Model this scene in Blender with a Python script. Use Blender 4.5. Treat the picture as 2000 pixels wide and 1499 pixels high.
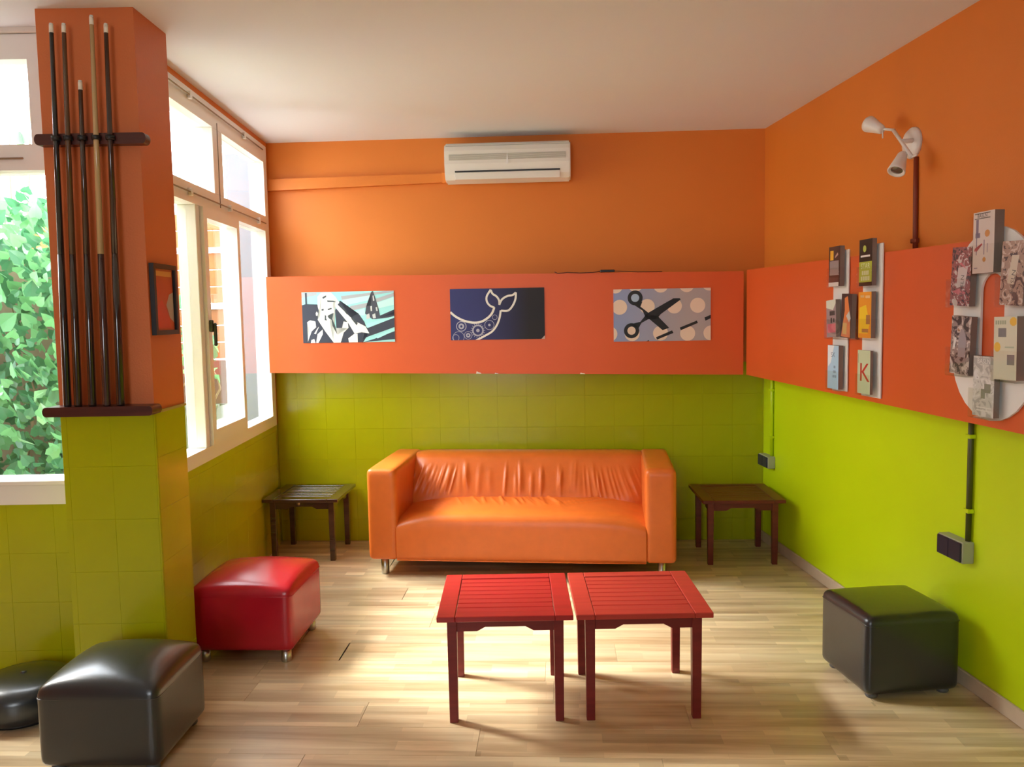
import bpy, bmesh, math, random
from mathutils import Vector, Matrix
random.seed(7)
for o in list(bpy.data.objects): bpy.data.objects.remove(o)
scene = bpy.context.scene
C = scene.collection

# ------------------------------------------------------------------ camera
cam = bpy.data.cameras.new('camera'); cam.sensor_width = 36; cam.lens = 29.28; cam.clip_start = .05
camo = bpy.data.objects.new('camera', cam); C.objects.link(camo)
camo.matrix_world = Matrix.Translation((0, 0, 1.5)) @ Matrix.Rotation(math.pi/2 - .0826, 4, 'X') @ Matrix.Rotation(-.0179, 4, 'Z')
scene.camera = camo
# ------------------------------------------------------------------ sky, sun, exposure
world = bpy.data.worlds.new('sky'); scene.world = world; world.use_nodes = True
bg = world.node_tree.nodes['Background']
bg.inputs[0].default_value = (.90, .95, 1.0, 1); bg.inputs[1].default_value = 13.5
sun = bpy.data.lights.new('hazy_sun', 'SUN'); sun.energy = 14.0; sun.angle = math.radians(20); sun.color = (1, .96, .88)
suno = bpy.data.objects.new('hazy_sun', sun); C.objects.link(suno)
suno.rotation_euler = Vector((.86, -.30, -.86)).to_track_quat('-Z', 'Y').to_euler()
def portal(loc, rot, sx, sy):
    l = bpy.data.lights.new('window_daylight', 'AREA'); l.shape = 'RECTANGLE'; l.size = sx; l.size_y = sy
    l.cycles.is_portal = True
    o = bpy.data.objects.new('window_daylight', l); C.objects.link(o); o.location = loc; o.rotation_euler = rot
vs = scene.view_settings
vs.view_transform = 'Standard'; vs.look = 'None'; vs.gamma = 1; vs.exposure = 0.12; vs.use_curve_mapping = False

# ------------------------------------------------------------------ materials
MATS = {}
def nt(name):
    m = bpy.data.materials.new(name); m.use_nodes = True
    n = m.node_tree.nodes; return m, n, m.node_tree.links, n['Principled BSDF']
def mat(name, col, rough=.5, metal=0, spec=.5, var=0, vscale=6, bump=0, bscale=200, coat=0, crough=.1):
    if name in MATS: return MATS[name]
    m, n, l, b = nt(name)
    b.inputs['Base Color'].default_value = (*col, 1); b.inputs['Roughness'].default_value = rough
    b.inputs['Metallic'].default_value = metal; b.inputs['Specular IOR Level'].default_value = spec
    if coat: b.inputs['Coat Weight'].default_value = coat; b.inputs['Coat Roughness'].default_value = crough
    if var or bump: tc = n.new('ShaderNodeTexCoord')
    if var:
        t = n.new('ShaderNodeTexNoise'); t.inputs['Scale'].default_value = vscale; t.inputs['Detail'].default_value = 5
        l.new(tc.outputs['Object'], t.inputs['Vector'])
        mx = n.new('ShaderNodeMix'); mx.data_type = 'RGBA'
        mx.inputs[6].default_value = (*[c*(1-var) for c in col], 1); mx.inputs[7].default_value = (*[min(1, c*(1+var)) for c in col], 1)
        l.new(t.outputs['Fac'], mx.inputs[0]); l.new(mx.outputs[2], b.inputs['Base Color'])
    if bump:
        t2 = n.new('ShaderNodeTexNoise'); t2.inputs['Scale'].default_value = bscale; t2.inputs['Detail'].default_value = 3
        l.new(tc.outputs['Object'], t2.inputs['Vector'])
        bp = n.new('ShaderNodeBump'); bp.inputs['Strength'].default_value = bump; bp.inputs['Distance'].default_value = .004
        l.new(t2.outputs['Fac'], bp.inputs['Height']); l.new(bp.outputs[0], b.inputs['Normal'])
    MATS[name] = m; return m
def wood(name, dark, light, rough=.4, axis=0, scale=1.0, coat=0):
    m, n, l, b = nt(name); b.inputs['Roughness'].default_value = rough
    if coat: b.inputs['Coat Weight'].default_value = coat; b.inputs['Coat Roughness'].default_value = .15
    tc = n.new('ShaderNodeTexCoord'); mp = n.new('ShaderNodeMapping')
    s = [40*scale]*3; s[axis] = 2.5*scale; mp.inputs['Scale'].default_value = s
    l.new(tc.outputs['Object'], mp.inputs[0]); t = n.new('ShaderNodeTexNoise'); t.inputs['Scale'].default_value = 1; t.inputs['Detail'].default_value = 6
    l.new(mp.outputs[0], t.inputs['Vector']); r = n.new('ShaderNodeValToRGB')
    r.color_ramp.elements[0].position = .3; r.color_ramp.elements[0].color = (*dark, 1)
    r.color_ramp.elements[1].position = .7; r.color_ramp.elements[1].color = (*light, 1)
    l.new(t.outputs['Fac'], r.inputs[0]); l.new(r.outputs[0], b.inputs['Base Color'])
    bp = n.new('ShaderNodeBump'); bp.inputs['Strength'].default_value = .15; bp.inputs['Distance'].default_value = .002
    l.new(t.outputs['Fac'], bp.inputs['Height']); l.new(bp.outputs[0], b.inputs['Normal'])
    MATS[name] = m; return m
def leather(name, col, rough=.35, bump=.25):
    m, n, l, b = nt(name); b.inputs['Roughness'].default_value = rough; b.inputs['Base Color'].default_value = (*col, 1)
    tc = n.new('ShaderNodeTexCoord'); v = n.new('ShaderNodeTexVoronoi'); v.inputs['Scale'].default_value = 320
    l.new(tc.outputs['Object'], v.inputs['Vector'])
    t = n.new('ShaderNodeTexNoise'); t.inputs['Scale'].default_value = 14; l.new(tc.outputs['Object'], t.inputs['Vector'])
    ad = n.new('ShaderNodeMath'); ad.operation = 'MULTIPLY_ADD'; ad.inputs[1].default_value = 3; l.new(t.outputs['Fac'], ad.inputs[0]); l.new(v.outputs['Distance'], ad.inputs[2])
    bp = n.new('ShaderNodeBump'); bp.inputs['Strength'].default_value = bump; bp.inputs['Distance'].default_value = .003
    l.new(ad.outputs[0], bp.inputs['Height']); l.new(bp.outputs[0], b.inputs['Normal'])
    mx = n.new('ShaderNodeMix'); mx.data_type = 'RGBA'; mx.inputs[6].default_value = (*[c*.88 for c in col], 1); mx.inputs[7].default_value = (*[min(1, c*1.1) for c in col], 1)
    l.new(t.outputs['Fac'], mx.inputs[0]); l.new(mx.outputs[2], b.inputs['Base Color'])
    MATS[name] = m; return m
def glass_mat(name, tint=(1, 1, 1), gloss=.08):
    m, n, l, b = nt(name); n.remove(b)
    tr = n.new('ShaderNodeBsdfTransparent'); tr.inputs[0].default_value = (*tint, 1)
    g = n.new('ShaderNodeBsdfGlossy'); g.inputs['Roughness'].default_value = .02
    lw = n.new('ShaderNodeLayerWeight'); pw = n.new('ShaderNodeMath'); pw.operation = 'POWER'; pw.inputs[1].default_value = 5; l.new(lw.outputs['Facing'], pw.inputs[0])
    fr = n.new('ShaderNodeMath'); fr.operation = 'MULTIPLY_ADD'; fr.inputs[1].default_value = .8; fr.inputs[2].default_value = gloss*.4; l.new(pw.outputs[0], fr.inputs[0])
    mx = n.new('ShaderNodeMixShader'); l.new(fr.outputs[0], mx.inputs[0]); l.new(tr.outputs[0], mx.inputs[1]); l.new(g.outputs[0], mx.inputs[2])
    l.new(mx.outputs[0], n['Material Output'].inputs[0]); MATS[name] = m; return m
def floor_mat():
    m, n, l, b = nt('laminate'); b.inputs['Roughness'].default_value = .28; b.inputs['Specular IOR Level'].default_value = .5
    tc = n.new('ShaderNodeTexCoord'); oi = n.new('ShaderNodeObjectInfo')
    add = n.new('ShaderNodeVectorMath'); add.operation = 'MULTIPLY_ADD'
    cmb = n.new('ShaderNodeCombineXYZ'); l.new(oi.outputs['Random'], cmb.inputs[0]); l.new(oi.outputs['Random'], cmb.inputs[2])
    l.new(cmb.outputs[0], add.inputs[0]); add.inputs[1].default_value = (37, 0, 11); l.new(tc.outputs['Object'], add.inputs[2])
    br = n.new('ShaderNodeTexBrick'); br.inputs['Scale'].default_value = 1; br.inputs['Brick Width'].default_value = .42; br.inputs['Row Height'].default_value = .065
    br.inputs['Mortar Size'].default_value = .0004; br.inputs['Mortar Smooth'].default_value = 0; br.offset = .37; br.offset_frequency = 2
    br.inputs['Color1'].default_value = (0, 0, 0, 1); br.inputs['Color2'].default_value = (1, 1, 1, 1); br.inputs['Mortar'].default_value = (.2, .2, .2, 1); br.inputs['Bias'].default_value = 0
    l.new(add.outputs[0], br.inputs['Vector'])
    mp = n.new('ShaderNodeMapping'); mp.inputs['Scale'].default_value = (1.1, 15, 10); l.new(add.outputs[0], mp.inputs[0])
    t = n.new('ShaderNodeTexNoise'); t.inputs['Scale'].default_value = 1; t.inputs['Detail'].default_value = 5; t.inputs['Roughness'].default_value = .55; t.inputs['Distortion'].default_value = .4
    l.new(mp.outputs[0], t.inputs['Vector'])
    r = n.new('ShaderNodeValToRGB'); e = r.color_ramp.elements
    e[0].position = .30; e[0].color = (.48, .33, .175, 1); e[1].position = .66; e[1].color = (.80, .66, .42, 1)
    mid = e.new(.5); mid.color = (.68, .52, .31, 1)
    l.new(t.outputs['Fac'], r.inputs[0])
    mx = n.new('ShaderNodeMix'); mx.data_type = 'RGBA'; mx.blend_type = 'MULTIPLY'; mx.inputs[0].default_value = 1
    r2 = n.new('ShaderNodeMapRange'); r2.inputs[3].default_value = .74; r2.inputs[4].default_value = 1.08
    l.new(br.outputs['Color'], r2.inputs[0]); l.new(r.outputs[0], mx.inputs[6]); l.new(r2.outputs[0], mx.inputs[7]); l.new(mx.outputs[2], b.inputs['Base Color'])
    MATS['laminate'] = m; return m
def photo_mat(name, cols, scale=26, seed=0, stretch=(1, 1, 1)):
    m, n, l, b = nt(name); b.inputs['Roughness'].default_value = .35
    tc = n.new('ShaderNodeTexCoord'); mp = n.new('ShaderNodeMapping'); mp.inputs['Location'].default_value = (seed*3.1, seed, seed*1.7); mp.inputs['Scale'].default_value = stretch
    l.new(tc.outputs['Object'], mp.inputs[0]); v = n.new('ShaderNodeTexNoise'); v.inputs['Scale'].default_value = scale; v.inputs['Detail'].default_value = 3; v.inputs['Distortion'].default_value = 1.5
    l.new(mp.outputs[0], v.inputs['Vector']); r = n.new('ShaderNodeValToRGB'); r.color_ramp.interpolation = 'CONSTANT'
    e = r.color_ramp.elements
    while len(e) < len(cols): e.new(.5)
    for i, c in enumerate(cols): e[i].position = .28 + .44*i/max(1, len(cols)-1) if i else 0
    for i, c in enumerate(cols): e[i].color = (*c, 1)
    l.new(v.outputs['Fac'], r.inputs[0]); l.new(r.outputs[0], b.inputs['Base Color']); MATS[name] = m; return m
def gradient_mat(name, c0, c1, x0, x1, rough=.6):
    m, n, l, b = nt(name); b.inputs['Roughness'].default_value = rough
    tc = n.new('ShaderNodeTexCoord'); sp = n.new('ShaderNodeSeparateXYZ'); l.new(tc.outputs['Object'], sp.inputs[0])
    mr = n.new('ShaderNodeMapRange'); mr.inputs[1].default_value = x0; mr.inputs[2].default_value = x1; l.new(sp.outputs[0], mr.inputs[0])
    mx = n.new('ShaderNodeMix'); mx.data_type = 'RGBA'; mx.inputs[6].default_value = (*c0, 1); mx.inputs[7].default_value = (*c1, 1)
    l.new(mr.outputs[0], mx.inputs[0]); l.new(mx.outputs[2], b.inputs['Base Color']); MATS[name] = m; return m
_flat = {}
def ink(rgb, rough=.4):
    k = tuple(round(c, 3) for c in rgb)
    if k not in _flat: _flat[k] = mat('printed_ink_%d' % len(_flat), rgb, rough)
    return _flat[k]

ORANGE = mat('orange_wall_paint', (.72, .200, .018), .55, var=.05, vscale=3, bump=.12, bscale=160)
PANEL = mat('orange_panel_paint', (.68, .105, .016), .42, var=.06, vscale=4, bump=.05, bscale=60)
GREEN = mat('green_wall_paint', (.58, .78, .002), .38, var=.05, vscale=3, bump=.04, bscale=90)
TILE = mat('green_glazed_tile', (.42, .45, .003), .2, spec=.5, var=.06, vscale=9)
GROUT = mat('green_grout', (.38, .41, .003), .5)
WHITE = mat('ceiling_paint', (.80, .83, .88), .8, bump=.03)
CREAM = mat('off_white_wall_paint', (.74, .70, .64), .6)
FRAME = mat('white_window_paint', (.84, .82, .78), .35)
GLASS = glass_mat('window_glass')
ACRYL = glass_mat('clear_acrylic', (.985, .99, .985), .05)
SOFA = leather('orange_leather', (.71, .158, .023), .34, .10)
RED = leather('red_leather', (.46, .008, .020), .24, .06)
BLACK = leather('black_leather', (.010, .016, .020), .33, .06)
_b = BLACK.node_tree.nodes['Principled BSDF']; _b.inputs['Coat Weight'].default_value = .6; _b.inputs['Coat Roughness'].default_value = .22
STEEL = mat('brushed_steel', (.55, .55, .52), .3, 1)
DARKFOOT = mat('grey_plastic_foot', (.10, .10, .10), .4)
REDW = wood('red_painted_wood', (.33, .013, .014), (.41, .021, .020), .34)
DARKRED = wood('dark_red_stained_wood', (.11, .012, .009), (.17, .022, .014), .35)
BROWNW = wood('dark_brown_stained_wood', (.04, .018, .010), (.075, .034, .018), .25, coat=.8)
RACKW = wood('mahogany_rack_wood', (.045, .010, .008), (.09, .022, .016), .3)
LAM = floor_mat()
BEIGE = mat('beige_skirting', (.62, .50, .36), .4, var=.1, vscale=20)
WPL = mat('white_plastic', (.80, .78, .74), .35)
GPL = mat('grey_plastic_grille', (.42, .41, .36), .5)
BLK = mat('black_plastic', (.01, .01, .012), .4)
NAVY = mat('navy_socket_plastic', (.015, .018, .04), .3)

# ------------------------------------------------------------------ helpers
def link(name, me, m=None, parent=None, loc=(0, 0, 0), rot=(0, 0, 0)):
    o = bpy.data.objects.new(name, me); C.objects.link(o)
    if m and me and not me.materials: me.materials.append(m)
    o.parent = parent; o.location = loc; o.rotation_euler = rot; return o
def tag(o, label, cat=None, group=None, kind=None):
    o['label'] = label
    if cat: o['category'] = cat
    if group: o['group'] = group
    if kind: o['kind'] = kind
    return o
def empty(name, loc=(0, 0, 0), rz=0):
    o = bpy.data.objects.new(name, None); C.objects.link(o); o.location = loc; o.rotation_euler = (0, 0, rz); o.empty_display_size = .1; return o
def from_bm(bm, name, smooth=False):
    bmesh.ops.recalc_face_normals(bm, faces=bm.faces)
    me = bpy.data.meshes.new(name); bm.to_mesh(me); bm.free()
    if smooth:
        for p in me.polygons: p.use_smooth = True
    return me
def add_box(bm, x0, x1, y0, y1, z0, z1):
    v = [bm.verts.new((x, y, z)) for z in (z0, z1) for y in (y0, y1) for x in (x0, x1)]
    f = [bm.faces.new([v[i] for i in q]) for q in ((0, 2, 3, 1), (4, 5, 7, 6), (0, 1, 5, 4), (2, 6, 7, 3), (0, 4, 6, 2), (1, 3, 7, 5))]
    return v, f
def box_me(name, x0, x1, y0, y1, z0, z1, bev=0, seg=1):
    bm = bmesh.new(); add_box(bm, x0, x1, y0, y1, z0, z1)
    if bev: bmesh.ops.bevel(bm, geom=list(bm.edges), offset=bev, segments=seg, affect='EDGES', profile=.5)
    return from_bm(bm, name)
def box(name, m, parent, x0, x1, y0, y1, z0, z1, bev=0, seg=1, loc=(0, 0, 0), rot=(0, 0, 0)):
    return link(name, box_me(name, x0, x1, y0, y1, z0, z1, bev, seg), m, parent, loc, rot)
def boxes(name, m, parent, lst):
    bm = bmesh.new()
    for b in lst: add_box(bm, *b)
    return link(name, from_bm(bm, name), m, parent)
def rounded_me(name, w, d, h, r, crown=0, n=15, bulge=0):
    # rounded block, base at z=0, crown on the top, slight bulge of the sides
    bm = bmesh.new()
    g = [math.sin(math.pi/2*(2*i/n-1)) for i in range(n+1)]
    vs = {}
    def vert(a, b, c):
        k = (round(a, 5), round(b, 5), round(c, 5))
        if k not in vs:
            p = Vector((a*w/2, b*d/2, c*h/2)); lim = (w/2-r, d/2-r, h/2-r)
            q = Vector([max(-lim[i], min(lim[i], p[i])) for i in range(3)]); dd = p-q
            if dd.length > 1e-9: p = q + dd.normalized()*r
            cx, cy = 1-(p.x/(w/2))**2, 1-(p.y/(d/2))**2
            if c > 0: p.z += crown*max(0, c)*max(0, cx)**.6*max(0, cy)**.6
            cz = 1-c*c
            p.x += bulge*a*cz*max(0, cy); p.y += bulge*b*cz*max(0, cx)
            vs[k] = bm.verts.new((p.x, p.y, p.z+h/2))
        return vs[k]
    for i in range(n):
        for j in range(n):
            a, b, c, e = g[i], g[i+1], g[j], g[j+1]
            for s in (-1, 1):
                bm.faces.new([vert(a, c, s), vert(b, c, s), vert(b, e, s), vert(a, e, s)])
                bm.faces.new([vert(a, s, c), vert(b, s, c), vert(b, s, e), vert(a, s, e)])
                bm.faces.new([vert(s, a, c), vert(s, b, c), vert(s, b, e), vert(s, a, e)])
    return from_bm(bm, name, True)
def lathe_me(name, prof, n=28, axis='Z'):
    bm = bmesh.new(); rings = []
    for r, z in prof:
        if r < 1e-6: rings.append([bm.verts.new((0, 0, z))])
        else: rings.append([bm.verts.new((r*math.cos(2*math.pi*k/n), r*math.sin(2*math.pi*k/n), z)) for k in range(n)])
    for A, B in zip(rings, rings[1:]):
        for k in range(n):
            a = [A[k % len(A)], A[(k+1) % len(A)], B[(k+1) % len(B)], B[k % len(B)]]
            f = []
            for q in a:
                if q not in f: f.append(q)
            if len(f) > 2: bm.faces.new(f)
    return from_bm(bm, name, True)
def tube_me(name, pts, r, n=8, r1=None):
    bm = bmesh.new(); rings = []; P = [Vector(p) for p in pts]
    for i, p in enumerate(P):
        t = (P[min(i+1, len(P)-1)]-P[max(i-1, 0)]).normalized()
        a = t.orthogonal().normalized() if i == 0 else (prev - t*prev.dot(t)).normalized()
        prev = a; b = t.cross(a)
        rr = r if r1 is None else r+(r1-r)*i/(len(P)-1)
        rings.append([bm.verts.new(p + (a*math.cos(2*math.pi*k/n)+b*math.sin(2*math.pi*k/n))*rr) for k in range(n)])
    for A, B in zip(rings, rings[1:]):
        for k in range(n): bm.faces.new([A[k], A[(k+1) % n], B[(k+1) % n], B[k]])
    bm.faces.new(rings[0]); bm.faces.new(rings[-1])
    return from_bm(bm, name, True)
def prism_me(name, poly, t, plane='xz', bev=0):
    # 2D outline extruded by thickness: xz outline, from y=0 to y=t
    bm = bmesh.new()
    A = [bm.verts.new((x, 0, z)) for x, z in poly]; B = [bm.verts.new((x, t, z)) for x, z in poly]
    bm.faces.new(A); bm.faces.new(B[::-1])
    for i in range(len(A)): bm.faces.new([A[i], B[i], B[(i+1) % len(A)], A[(i+1) % len(A)]])
    if plane == 'yz':
        for v in bm.verts: v.co = Vector((v.co.y, v.co.x, v.co.z))
    return from_bm(bm, name)
def copy_tree(o, parent=None):
    c = o.copy(); C.objects.link(c); c.parent = parent
    for ch in list(o.children): copy_tree(ch, c)
    return c
# flat print in the x/z plane facing -y
def flat(name, polys, m, parent, y=-.0005):
    bm = bmesh.new()
    for p in polys:
        try: bm.faces.new([bm.verts.new((a, y, b)) for a, b in p])
        except ValueError: pass
    bmesh.ops.triangulate(bm, faces=bm.faces)
    for f in bm.faces:
        f.normal_update()
        if f.normal.y > 0: f.normal_flip()
    me = bpy.data.meshes.new(name); bm.to_mesh(me); bm.free()
    return link(name, me, m, parent)
def disc(x, z, r, n=24): return [(x+r*math.cos(2*math.pi*k/n), z+r*math.sin(2*math.pi*k/n)) for k in range(n)]
def ring(x, z, r, w, n=28):
    o = []
    for k in range(n):
        a, b = 2*math.pi*k/n, 2*math.pi*(k+1)/n
        o.append([(x+r*math.cos(a), z+r*math.sin(a)), (x+r*math.cos(b), z+r*math.sin(b)), (x+(r-w)*math.cos(b), z+(r-w)*math.sin(b)), (x+(r-w)*math.cos(a), z+(r-w)*math.sin(a))])
    return o
def smooth2(pts, k=6):
    o = []
    P = [Vector(p) for p in pts]
    for i in range(len(P)-1):
        a, b, c, d = P[max(i-1, 0)], P[i], P[i+1], P[min(i+2, len(P)-1)]
        for j in range(k):
            t = j/k; o.append(.5*((2*b)+(-a+c)*t+(2*a-5*b+4*c-d)*t*t+(-a+3*b-3*c+d)*t**3))
    o.append(P[-1]); return o
def ribbon(pts, w, k=6):
    P = smooth2(pts, k); L = []; Rr = []
    for i, p in enumerate(P):
        t = P[min(i+1, len(P)-1)]-P[max(i-1, 0)]
        if t.length < 1e-9: t = Vector((1, 0))
        nn = Vector((-t.y, t.x)).normalized()*w/2; L.append(p+nn); Rr.append(p-nn)
    return [[tuple(L[i]), tuple(L[i+1]), tuple(Rr[i+1]), tuple(Rr[i])] for i in range(len(P)-1)]
def clip_poly(poly, x0, x1, z0, z1):
    for ax, lim, sg in ((0, x0, 1), (0, x1, -1), (1, z0, 1), (1, z1, -1)):
        out = []
        for i in range(len(poly)):
            a, b = poly[i-1], poly[i]; ia, ib = (a[ax]-lim)*sg >= 0, (b[ax]-lim)*sg >= 0
            if ia != ib:
                t = (lim-a[ax])/(b[ax]-a[ax]); out.append((a[0]+(b[0]-a[0])*t, a[1]+(b[1]-a[1])*t))
            if ib: out.append(b)
        poly = out
        if not poly: break
    return poly
def text_me(name, s, size):
    cu = bpy.data.curves.new(name, 'FONT'); cu.body = s; cu.size = size; cu.align_x = 'CENTER'; cu.resolution_u = 2
    o = bpy.data.objects.new(name, cu); C.objects.link(o)
    dg = bpy.context.evaluated_depsgraph_get(); me = bpy.data.meshes.new_from_object(o.evaluated_get(dg))
    bpy.data.objects.remove(o); return me
def letters(s, size, m, parent, x, z, y=-.001, rot=0, sx=1):
    me = text_me('lettering', s, size); me.materials.clear()
    o = link('lettering', me, m, parent, (x, y, z), (math.pi/2, rot, 0)); o.scale = (sx, 1, 1); return o

# wall frames: each gives world points for a depth y, a stand-off t from the wall and a height z
AB = math.atan(-.0552); AR = -math.pi/2 + math.atan(.0704); AL = math.pi/2 + math.atan(.0326)
CEIL = 2.642
def Bp(x, t=0, z=0): return Vector((x, 5.4546 - .0552*x - t, z))
def Rp(y, t=0, z=0): return Vector((2.0038 - .0704*y - t, y, z))
def Lp(y, t=0, z=0): return Vector((-1.394 - .0326*y + t, y, z))
YW = 3.35          # the window wall left of the pillar

# ================================================================== SETTING
# ---- floor of laminate boards
fl = empty('floor'); tag(fl, 'light oak laminate floor of long boards', None, None, 'structure')
box('subfloor', mat('concrete', (.3, .28, .25), .8), fl, -4.3, 2.3, -2.7, 5.7, -.10, -.0085)
ub = Vector((math.cos(AB), math.sin(AB))); vb = Vector((-ub.y, ub.x))
PW, PL = .195, 1.22
row = 0; v = -2.55
meshes = {}
while v < 5.42:
    o0 = vb*(v+PW/2); yl = (o0 + ub*(-1.6)).y
    uR = (2.0038 + .03 - o0.x - .0704*o0.y)/(ub.x + .0704*ub.y)
    uL = (-1.394 - .03 - o0.x - .0326*o0.y)/(ub.x + .0326*ub.y) if yl > YW-.02 else (-4.02-o0.x)/ub.x
    u = uL - random.random()*PL
    while u < uR:
        a, b = max(u, uL), min(u+PL, uR)
        if b-a > .05:
            key = round(b-a, 2)
            if key not in meshes:
                bm = bmesh.new(); add_box(bm, 0, b-a-.0008, -PW/2+.0004, PW/2-.0004, -.008, 0)
                bmesh.ops.bevel(bm, geom=[e for e in bm.edges if all(vv.co.z > -.001 for vv in e.verts)], offset=.0008, segments=1, affect='EDGES')
                meshes[key] = from_bm(bm, 'floor_board'); meshes[key].materials.append(LAM)
            p = o0 + ub*a
            link('floor_board', meshes[key], None, fl, (p.x, p.y, 0), (0, 0, AB))
        u += PL
    v += PW; row += 1
# ---- ceiling
bm = bmesh.new(); q = [(-4.2, -2.8), (2.4, -2.8), (1.85, 5.62), (-1.675, 5.62), (-1.61, YW+.2), (-4.2, YW+.2)]
A = [bm.verts.new((x, y, CEIL)) for x, y in q]; Bv = [bm.verts.new((x, y, CEIL+.15)) for x, y in q]
bm.faces.new(A); bm.faces.new(Bv)
for i in range(6): bm.faces.new([A[i], A[(i+1) % 6], Bv[(i+1) % 6], Bv[i]])
cl = link('ceiling', from_bm(bm, 'ceiling'), WHITE); tag(cl, 'plain white ceiling', None, None, 'structure')

TG = [box_me('tile', -.5, .5, -.5, .5, 0, 1)]
def tiles(parent, u0, u1, z0, z1, tw, th, place, ang, start=0.0, first_z=None):
    # thin glazed tiles over a grout bed; place(u, z) -> world point of the wall face
    cols = []; u = u0
    w0 = start or tw
    while u < u1-.004:
        w = min(w0 if not cols else tw, u1-u); cols.append((u, w)); u += w
    rows = []; z = z1; h0 = first_z or th
    while z > z0+.004:
        h = min(h0 if not rows else th, z-z0); rows.append((z-h, h)); z -= h
    for (a, w) in cols:
        for (b, h) in rows:
            k = (round(w, 3), round(h, 3))
            if k not in TILES:
                bm = bmesh.new(); add_box(bm, .0002, w-.0002, -.007, 0, .0002, h-.0002)
                bmesh.ops.bevel(bm, geom=[e for e in bm.edges if all(vv.co.y < -.006 for vv in e.verts)], offset=.0004, segments=1, affect='EDGES')
                TILES[k] = from_bm(bm, 'tile'); TILES[k].materials.append(TILE)
            p = place(a, b)
            link('tile', TILES[k], None, parent, p, (random.uniform(-.0025, .0025), 0, ang+random.uniform(-.0025, .0025)))
TILES = {}
# ---- back wall
def wall_quad(name, pts, m, label):      # pts: footprint polygon; list of (z0,z1,material)
    bm = bmesh.new()
    for si, (z0, z1) in enumerate([(q[0], q[1]) for q in m]):
        A = [bm.verts.new((x, y, z0)) for x, y in pts]; Bv = [bm.verts.new((x, y, z1)) for x, y in pts]
        fs = [bm.faces.new(A[::-1]), bm.faces.new(Bv)] + [bm.faces.new([A[i], A[(i+1) % len(A)], Bv[(i+1) % len(A)], Bv[i]]) for i in range(len(A))]
        for f in fs: f.material_index = si
    me = from_bm(bm, name)
    for q in m: me.materials.append(q[2])
    o = link(name, me); tag(o, label, None, None, 'structure'); return o
pl, prr = Bp(-1.665), Bp(1.85)
wb = wall_quad('wall_back', [(pl.x, pl.y), (prr.x, prr.y), (prr.x, prr.y+.2), (pl.x, pl.y+.2)], [(-.1, 1.17, GROUT), (1.17, CEIL, ORANGE)], 'back wall, orange above and green tiled below')
xl = -1.572; 
tiles(wb, 0, 3.205, 0.0, 1.17, .191, .205, lambda u, z: Bp(xl + u*math.cos(AB), 0, z), AB, start=.14)
# ---- right wall
p0, p1 = Rp(-2.6), Rp(5.55)
wr = wall_quad('wall_right', [(p0.x, p0.y), (p1.x, p1.y), (p1.x+.2, p1.y), (p0.x+.2, p0.y)], [(-.1, 1.10, GREEN), (1.10, CEIL, ORANGE)], 'right wall painted orange above and lime green below')
L_ = (p1-p0).length
bb = box('baseboard_right', BEIGE, None, 0, 7.92, -.014, 0, 0, .062, .003, loc=Rp(5.36, .001), rot=(0, 0, AR)); tag(bb, 'beige skirting board along the lime green wall', None, None, 'structure')
# ---- left wall with the casement window
Z0, Z1 = .80, 2.605
def lw_box(bm, ya, yb, z0, z1, ta=0, tb=-.10):
    pts = [Lp(ya, ta), Lp(yb, ta), Lp(yb, tb), Lp(ya, tb)]
    A = [bm.verts.new((p.x, p.y, z0)) for p in pts]; Bv = [bm.verts.new((p.x, p.y, z1)) for p in pts]
    return [bm.faces.new(A), bm.faces.new(Bv)] + [bm.faces.new([A[i], A[(i+1) % 4], Bv[(i+1) % 4], Bv[i]]) for i in range(4)]
bm = bmesh.new(); lw_box(bm, 3.36, 5.54, -.1, Z0); lw_box(bm, 3.36, 5.54, Z1, CEIL); lw_box(bm, 5.475, 5.54, Z0, Z1); lw_box(bm, 3.36, 3.44, Z0, Z1)
bm.normal_update()
bmesh.ops.recalc_face_normals(bm, faces=bm.faces)
for f in bm.faces:
    f.material_index = 0 if f.calc_center_median().z > Z0-.001 else 1
    if f.normal.x < .5: f.material_index = 2
me = from_bm(bm, 'wall_left'); me.materials.append(ORANGE); me.materials.append(GROUT); me.materials.append(mat('exterior_white_paint', (.78, .78, .76), .7))
wl = link('wall_left', me); tag(wl, 'left wall with casement windows over green tiles', None, None, 'structure')
tiles(wl, 0, 2.02, 0.0, Z0, .191, .205, lambda u, z: Lp(3.44+u, 0, z), AL, start=.15, first_z=.04)
# window in the left wall. local frame: x along the wall (away from camera), -y into the room, z up
w1 = empty('window_1', Lp(3.44, 0, 0), AL); tag(w1, 'white casement window beside the pillar with two transom lights above', None, None, 'structure')
D0, D1 = -.012, .080
def LX(y): return (y-3.44)*1.0005
end = LX(5.475)
boxes('frame', FRAME, w1, [(0, end, D0, D1, Z0, .868), (0, end, D0, D1, 2.495, Z1), (0, end, D0, D1, 2.06, 2.155), (0, .05, D0, D1, .868, 2.06), (0, .05, D0, D1, 2.155, 2.495),
      (end-.09, end, D0, D1, .868, 2.06), (end-.075, end, D0, D1, 2.155, 2.495)])
box('mullion', FRAME, w1, LX(4.085), LX(4.135), D0, D1, .868, 2.06, .003)
box('mullion', FRAME, w1, LX(4.745), LX(4.79), D0, D1, .868, 2.06, .003)
box('mullion', FRAME, w1, LX(4.40), LX(4.555), D0, D1, 2.155, 2.495, .003)
box('groove_shade', mat('shadow_gap_grey', (.20, .17, .14), .8), w1, LX(4.472), LX(4.480), D0-.002, D0, 2.09, 2.53)  # raised grey strip, shade of a groove painted on the post
bm = bmesh.new()
a0, a1, s = LX(4.138), LX(4.742), .055
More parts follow.
